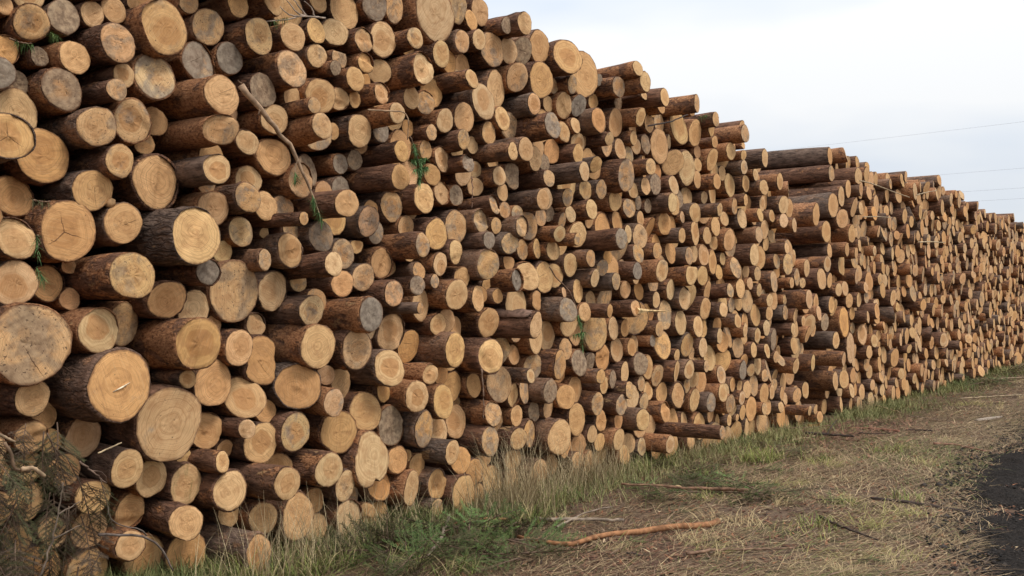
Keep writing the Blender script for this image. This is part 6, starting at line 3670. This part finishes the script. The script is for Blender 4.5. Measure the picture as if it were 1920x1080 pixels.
plank('wood_slab', 'pale grey slab of split wood beside the muddy track', G((1855, 789), z=0.02)[0], 0.8, 0.08, 0.02, ALONG - 0.25, (0.33, 0.265, 0.205), 'wood slab')
plank('wood_chip', 'pale wedge of split wood by the long thin stick', G((1272, 915), z=0.03)[0], 0.16, 0.06, 0.02, ALONG + 0.5, (0.60, 0.42, 0.22), 'wood chip')
plank('bark_piece', 'curled orange bark piece at the foot of the near stack end', G((1525, 800), z=0.05)[0], 0.30, 0.12, 0.025, ALONG - 0.2, (0.50, 0.22, 0.08), 'bark')
plank('bark_piece', 'torn yellow bark slab among debris by the near stack end', G((1480, 792), z=0.10)[0], 0.34, 0.14, 0.03, ALONG + 0.7, (0.46, 0.30, 0.12), 'bark')
plank('wood_chip', 'small orange chip lying in the spruce boughs', G((750, 1030), z=0.06)[0], 0.14, 0.06, 0.012, 1.1, (0.42, 0.19, 0.09), 'wood chip')


# conifer boughs: a stem with side twigs and needles
def bough_mesh(rng, L, droop, cols_, side=0.46, nl=0.030):
    n = 12
    t = np.linspace(0, 1, n)
    path = np.stack([t * L, 0.04 * L * np.sin(t * 3 + rng.uniform(0, 6)), -droop * L * t ** 2], -1)
    V, Fq = tube(path, np.linspace(0.008, 0.002, n), 5)
    off = len(V)
    nb, naz, nel, ncol, nlen = [], [], [], [], []

    def needles(a, b, k, dirx):
        for s in np.linspace(0.06, 1, k):
            c = a + (b - a) * s
            for sg in (-1, 1):
                nb.append(c); naz.append(dirx + sg * rng.uniform(0.45, 1.05)); nel.append(rng.uniform(-0.35, 0.75)); nlen.append(nl * rng.uniform(0.7, 1.3))
                q = rng.random(); ncol.append(np.array(cols_[0]) * (1 - q) + np.array(cols_[1]) * q)
    k = 0
    for s in np.linspace(0.12, 0.97, int(L / 0.030)):
        i = s * (n - 1); j = int(i); c = path[j] + (path[min(j + 1, n - 1)] - path[j]) * (i - j)
        sg = 1 if k % 2 else -1; k += 1
        ln = (side * L * (1 - s) + 0.045) * rng.uniform(0.7, 1.15)
        ang = sg * rng.uniform(0.75, 1.05)
        e = c + np.array([math.cos(ang), math.sin(ang), rng.uniform(-0.5, 0.45)]) * ln
        v, f = tube([c, (c + e) / 2 + rng.normal(0, 0.004, 3), e], [0.003, 0.0022, 0.001], 4)
        V += list(v); Fq += [tuple(q + off for q in ff) for ff in f]; off = len(V)
        needles(c, e, max(5, int(ln / 0.0095)), ang)
    needles(path[n // 2], path[-1], int(L / 0.02), 0.0)
    m = len(nb)
    NV = ribbons(np.array(nb), np.array(naz), np.array(nlen), np.full(m, 0.0052), np.array(nel), np.array(nel) * 0.6, np.array(ncol), 1)
    return np.array(V), Fq, NV


GREEN = ((0.045, 0.085, 0.024), (0.135, 0.185, 0.052))
FRESH = ((0.060, 0.125, 0.036), (0.175, 0.26, 0.070))
DULL = ((0.045, 0.052, 0.022), (0.125, 0.118, 0.050))
RUST = ((0.050, 0.034, 0.023), (0.125, 0.085, 0.052))
BOUGH = {}; BOUGH_RAW = {}
for key, cc in (('green', GREEN), ('fresh', FRESH), ('dull', DULL), ('rust', RUST)):
    BOUGH[key] = []; BOUGH_RAW[key] = []
    for i in range(3):
        rng = np.random.default_rng(600 + i + len(key) * 7)
        V, Fq, NV = bough_mesh(rng, rng.uniform(0.42, 0.70), rng.uniform(0.05, 0.2), cc)
        BOUGH_RAW[key].append((V, Fq, NV))
        ms = mesh_of('bough_stem', V, Fq, M_STICK, cols={'tint': (0.13, 0.085, 0.055, 1)})
        BOUGH[key].append((ms, quick_mesh('bough_needles', *NV, M_NEEDLE)))


def bough(key, i, loc, rot, scale, label, group, name='spruce_bough'):
    ms, mn = BOUGH[key][i % 3]
    o = obj(name, ms); tag(o, label, 'bough', group)
    obj('needles', mn, o)
    o.location = loc; o.rotation_euler = rot; o.scale = (scale,) * 3
    return o


def bough_mass(name, items, label, cat='brushwood'):
    """a tangle of boughs nobody could count, joined: items are (key, i, loc, rot, scale)"""
    from mathutils import Euler
    SV, SF, NVs = [], [], []
    off = 0
    for key, i, loc, rot, sc in items:
        V, Fq, NV = BOUGH_RAW[key][i % 3]
        M = np.array(Euler(rot).to_matrix()) * sc
        SV.append(V @ M.T + np.array(loc)); SF += [tuple(q + off for q in f) for f in Fq]; off += len(V)
        NVs.append((NV[0] @ M.T + np.array(loc), NV[1], NV[2]))
    o = stuff(name, NVs, M_NEEDLE, label, cat)
    st_ = obj('twigs', mesh_of('twigs', np.concatenate(SV), SF, M_STICK, cols={'tint': (0.14, 0.09, 0.06, 1)}), o)
    st_['kind'] = 'stuff'
    return o


rb = np.random.default_rng(808)
items = []
for i in range(64):
    px, py = rb.uniform(722, 1000), rb.uniform(972, 1068)
    if py < 1030 - (px - 722) * 0.22: py += 30
    c = G((px, py))[0]
    items.append((('green', 'dull', 'green', 'dull', 'fresh')[i % 5], i, (c[0], c[1], c[2] + rb.uniform(0.0, 0.09)), (rb.normal(0, 0.7), rb.normal(0.0, 0.16), rb.uniform(0, 6.28)), rb.uniform(0.55, 0.95)))
bough_mass('spruce_boughs', items, 'heap of green spruce boughs before the lowest logs of the near stack')
items = []
for i in range(46):
    if i < 32: px, py = rb.uniform(1185, 1450), rb.uniform(872, 940)
    else: px, py = rb.uniform(1330, 1480), rb.uniform(815, 862)
    c = G((px, py))[0]
    items.append((('green', 'dull', 'fresh')[i % 3], i, (c[0], c[1], c[2] + rb.uniform(0.0, 0.05)), (rb.normal(0, 0.2), rb.normal(0.0, 0.12), rb.uniform(0, 6.28)), rb.uniform(0.6, 1.05)))
bough_mass('spruce_sprays', items, 'green spruce sprays strewn over the ground around the long thin stick')
items = []
for i in range(26):
    px, py = rb.uniform(1700, 1930), rb.uniform(688, 728)
    c = G((px, py))[0]
    items.append((('green', 'dull')[i % 2], i, (c[0], c[1], c[2] + rb.uniform(0.0, 0.08)), (rb.normal(0, 0.2), rb.normal(0.0, 0.12), rb.uniform(0, 6.28)), rb.uniform(0.9, 1.5)))
bough_mass('spruce_brash', items, 'dark spruce brash on the grass at the far stack foot')
items = []
for i in range(62):
    px, py = rb.uniform(-70, 190), rb.uniform(775, 1090)
    if py < 850 and px > 120: px -= 80
    c = on_front(px, py, rb.uniform(0.14, 0.36))
    items.append((('rust', 'dull', 'rust', 'dull', 'rust', 'rust')[i % 6], i, c, (rb.normal(0, 0.6), rb.uniform(0.7, 1.6), YAW - math.pi / 2 + rb.normal(0, 1.3)), rb.uniform(0.3, 0.62)))
bough_mass('brushwood', items, 'heap of withered brown brushwood over the logs at lower left')
c = G((1575, 942))[0]
bough('fresh', 1, (c[0] - 0.2, c[1], c[2] + 0.02), (0, 0.05, 0.3), 0.75, 'single bright green needle spray lying alone on the straw', None, 'needle_spray')
c = G((1185, 1035))[0]
bough('fresh', 2, (c[0] - 0.1, c[1], c[2] + 0.02), (0, 0.05, 0.5), 0.45, 'small green needle spray below the thick curved branch', None, 'needle_spray')
c = G((1625, 1055))[0]
bough('green', 2, (c[0] - 0.1, c[1], c[2] + 0.02), (0, 0.05, 0.2), 0.55, 'green needle spray in straw near the bottom edge', None, 'needle_spray')


def F(*pts, p=0.42):
    return [on_front(q[0], q[1], q[2] if len(q) > 2 else p) for q in pts]


BG = 'bare sticks in the brushwood heap'
stick('bare_stick', 'pale upright twig in front of the brushwood heap', F((118, 905), (110, 960), (98, 1020), (72, 1085), p=0.62), 0.003, 0.006, (0.17, 0.125, 0.09), 'stick', BG, 6, 0.004, [F((108, 965), (150, 940), p=0.62), F((100, 1010), (150, 985), p=0.62)], seed=61)
stick('bare_stick', 'broken pale stick at the top of the brushwood heap', F((-5, 812), (14, 822), (28, 828), p=0.6), 0.009, 0.005, (0.30, 0.21, 0.13), 'stick', BG, 7, 0.001, seed=62)
stick('bare_stick', 'bent brown stick left of the heap top', F((8, 830), (22, 850), (26, 880), (55, 885), p=0.6), 0.009, 0.006, (0.22, 0.14, 0.085), 'stick', BG, 7, 0.001, seed=63)
stick('bare_stick', 'short snapped stub in the brushwood heap', F((40, 880), (62, 877), (84, 893), p=0.62), 0.012, 0.010, (0.40, 0.27, 0.16), 'stick', BG, 7, 0.001, seed=64)
stick('bare_twig', 'grey curving twig across the logs beside the brushwood heap', F((185, 1003), (235, 1003), (275, 1005), (305, 1030), (325, 1070), p=0.5), 0.009, 0.005, (0.14, 0.105, 0.085), 'twig', None, 6, 0.003, [F((275, 1004), (268, 990), (230, 988), (198, 970), (203, 950), p=0.5)], seed=65)
stick('bare_twig', 'fine twig hooked over the pale log above the heap', F((150, 865), (180, 890), (200, 905), p=0.5), 0.006, 0.003, (0.17, 0.11, 0.08), 'twig', None, 6, 0.003, [F((172, 882), (195, 884), (201, 904), p=0.5)], seed=66)
stick('bare_twig', 'short pale twig resting on an orange-barked log', F((184, 850), (205, 840), (228, 830), p=0.42), 0.005, 0.004, PALE, 'twig', None, 6, 0.001, seed=67)

# the branch hanging down the front of the near stack
hb = stick('hanging_branch', 'long dead pine branch hanging down the stack with green needle tips', F((452, 160), (480, 193), (512, 232), (548, 278), (566, 322), (582, 352), (592, 385), (602, 412), p=0.50), 0.020, 0.005, (0.36, 0.235, 0.145), 'branch', None, 8, 0.006,
           [F((462, 170), (455, 158), (446, 150), p=0.5), F((489, 200), (484, 215), p=0.52), F((558, 300), (553, 318), (554, 335), p=0.55)], seed=71)


def tuft(parent, tips, rng, ln, count, cols_, w=0.0042):
    B, A, E, C = [], [], [], []
    for (a, b) in tips:
        a, b = np.array(a), np.array(b)
        d = b - a
        for s in rng.random(count):
            B.append(a + d * s)
            A.append(rng.uniform(0, 6.28)); E.append(rng.uniform(-1.45, 0.35))
            q = rng.random(); C.append(np.array(cols_[0]) * (1 - q) + np.array(cols_[1]) * q)
    m = len(B)
    T = ribbons(np.array(B), np.array(A), ln * rng.uniform(0.6, 1.2, m), np.full(m, w), np.array(E), np.array(E) - 0.3, np.array(C), 2)
    return obj('needles', quick_mesh('needles', *T, M_NEEDLE), parent)


rt = np.random.default_rng(91)
PINE = ((0.060, 0.125, 0.042), (0.18, 0.27, 0.09))
tuft(hb, [F((553, 322), (554, 340), p=0.55), F((586, 366), (590, 384), p=0.5), F((594, 390), (604, 414), p=0.5)], rt, 0.065, 70, PINE, 0.005)
sp = stick('needle_sprig', 'bright green needle sprig hanging beside a pale log', F((768, 255), (778, 275), (786, 310), (782, 345), p=0.46), 0.005, 0.003, BROWN, 'sprig', None, 6, 0.002, seed=72)
tuft(sp, [F((776, 268), (782, 290), p=0.46), F((772, 300), (800, 296), p=0.46), F((776, 318), (802, 312), p=0.47), F((790, 300), (785, 345), p=0.48)], rt, 0.060, 150, ((0.080, 0.17, 0.06), (0.22, 0.34, 0.13)), 0.006)
sp = stick('needle_sprig', 'drooping green sprig with a forked twig at mid height', F((1030, 500), (1040, 520), (1060, 535), (1078, 565), (1088, 605), (1092, 652), p=0.45), 0.006, 0.003, BROWN, 'sprig', None, 6, 0.003, seed=73)
tuft(sp, [F((1084, 590), (1090, 612), p=0.47), F((1074, 628), (1098, 622), p=0.47), F((1091, 620), (1092, 656), p=0.46)], rt, 0.065, 90, PINE, 0.0055)
sp = stick('needle_sprig', 'small needle tuft tucked under the mottled top left log', F((18, 72), (38, 80), (60, 82), p=0.25), 0.005, 0.003, BROWN, 'sprig', None, 6, 0.002, seed=74)
tuft(sp, [F((25, 76), (62, 84), p=0.25), F((95, 60), (112, 68), p=0.25)], rt, 0.055, 70, GREEN)
sp = stick('bare_twig', 'twiggy dead branch end lying on the top logs', F((500, 40), (545, 36), (560, 30), (610, 34), p=0.5), 0.003, 0.007, (0.33, 0.25, 0.19), 'twig', None, 6, 0.003,
           [F((575, 30), (560, 12), (548, -5), p=0.5), F((572, 30), (556, 25), (535, -4), p=0.5), F((590, 31), (585, 15), (570, 2), p=0.5), F((560, 31), (540, 28), (525, 12), p=0.5)], seed=75)
tuft(sp, [F((508, 40), (540, 32), p=0.5)], rt, 0.055, 50, GREEN)
sp = stick('needle_sprig', 'dark needle tuft on top of the near stack skyline', F((1305, 218), (1318, 216), (1330, 214), p=0.4), 0.005, 0.003, BROWN, 'sprig', None, 6, 0.002, seed=76)
tuft(sp, [F((1308, 219), (1334, 213), p=0.4)], rt, 0.08, 60, GREEN)
sp = stick('needle_sprig', 'dull needle tuft wedged between logs at the left edge', F((62, 375), (78, 378), (95, 378), p=0.30), 0.006, 0.003, BROWN, 'sprig', None, 6, 0.002, seed=77)
tuft(sp, [F((55, 372), (92, 380), p=0.30)], rt, 0.06, 60, DULL)
sp = stick('needle_sprig', 'green needles hanging beside the big orange log', F((70, 440), (72, 458), (70, 485), p=0.30), 0.005, 0.003, BROWN, 'sprig', None, 6, 0.002, seed=78)
tuft(sp, [F((68, 440), (72, 480), p=0.30), F((68, 500), (84, 525), p=0.30)], rt, 0.06, 60, PINE)
HG = 'bark strips hanging from logs'
stick('bark_strip', 'long bark strip hanging below the brightest oval log', F((903, 692), (906, 735), (907, 786), p=0.40), 0.008, 0.004, (0.24, 0.15, 0.10), 'bark strip', HG, 5, 0.003, seed=81)
stick('bark_strip', 'thin bark strip bent over logs right of the hanging branch', F((690, 206), (735, 208), (764, 210), (766, 240), (764, 262), p=0.46), 0.006, 0.004, (0.34, 0.22, 0.13), 'bark strip', HG, 5, 0.002, seed=82)
stick('bark_strip', 'narrow bark strip dangling above the heavily grained grey logs', F((884, 332), (886, 360), (885, 392), p=0.36), 0.006, 0.003, (0.26, 0.15, 0.10), 'bark strip', HG, 5, 0.003, seed=83)
stick('stick', 'dark thin branch lying across the tall tan log', F((1215, 236), (1255, 229), (1290, 215), p=0.34), 0.010, 0.007, DARK, 'stick', 'sticks caught in the stacks', 6, 0.003, seed=84)
stick('stick', 'pale bent stick caught high in the far stack', F((1612, 339), (1632, 343), (1670, 358), (1705, 370), p=0.36), 0.010, 0.007, (0.42, 0.31, 0.19), 'stick', 'sticks caught in the stacks', 6, 0.004, seed=85)
stick('stick', 'short pale stick poking from the far stack skyline', F((1718, 366), (1740, 360), (1756, 357), p=0.40), 0.010, 0.007, (0.42, 0.31, 0.19), 'stick', 'sticks caught in the stacks', 6, 0.004, seed=86)
stick('stick', 'pale split stick lying level in the far stack', F((1722, 454), (1750, 453), (1772, 455), p=0.42), 0.014, 0.008, (0.48, 0.36, 0.22), 'stick', 'sticks caught in the stacks', 6, 0.004, seed=87)
stick('stick', 'pale level stick left of the split one in the far stack', F((1618, 407), (1645, 406), (1672, 408), p=0.42), 0.009, 0.007, (0.40, 0.30, 0.19), 'stick', 'sticks caught in the stacks', 6, 0.004, seed=88)

# ------------------------------------------------------------------ overhead wires beyond the stacks
for i, (py, lab) in enumerate(((228, 'highest overhead wire crossing the pale sky'), (315, 'second highest overhead wire in the sky above the far stack'),
                               (352, 'third overhead wire down, just above the lowest'), (372, 'lowest overhead wire, nearest the far stack skyline'))):
    a = np.array(_ray(1920, py)); P0 = np.array((0, 0, EYE)) + a / a[1] * 60
    d = np.array(((-380 - 960) / FOC, 1.0, (595 - 488) / FOC)); d /= np.linalg.norm(d)
    t = np.linspace(-25, 190, 40)
    path = P0[None] + t[:, None] * d[None]
    path[:, 2] += 0.00018 * (t - 20) ** 2 - 0.00018 * 400
    v, f = tube(path, np.full(len(t), 0.006), 5)
    tag(obj('overhead_wire', mesh_of('overhead_wire', v, f, M_STICK, cols={'tint': (0.50, 0.51, 0.54, 1)})), lab, 'wire', 'overhead wires')
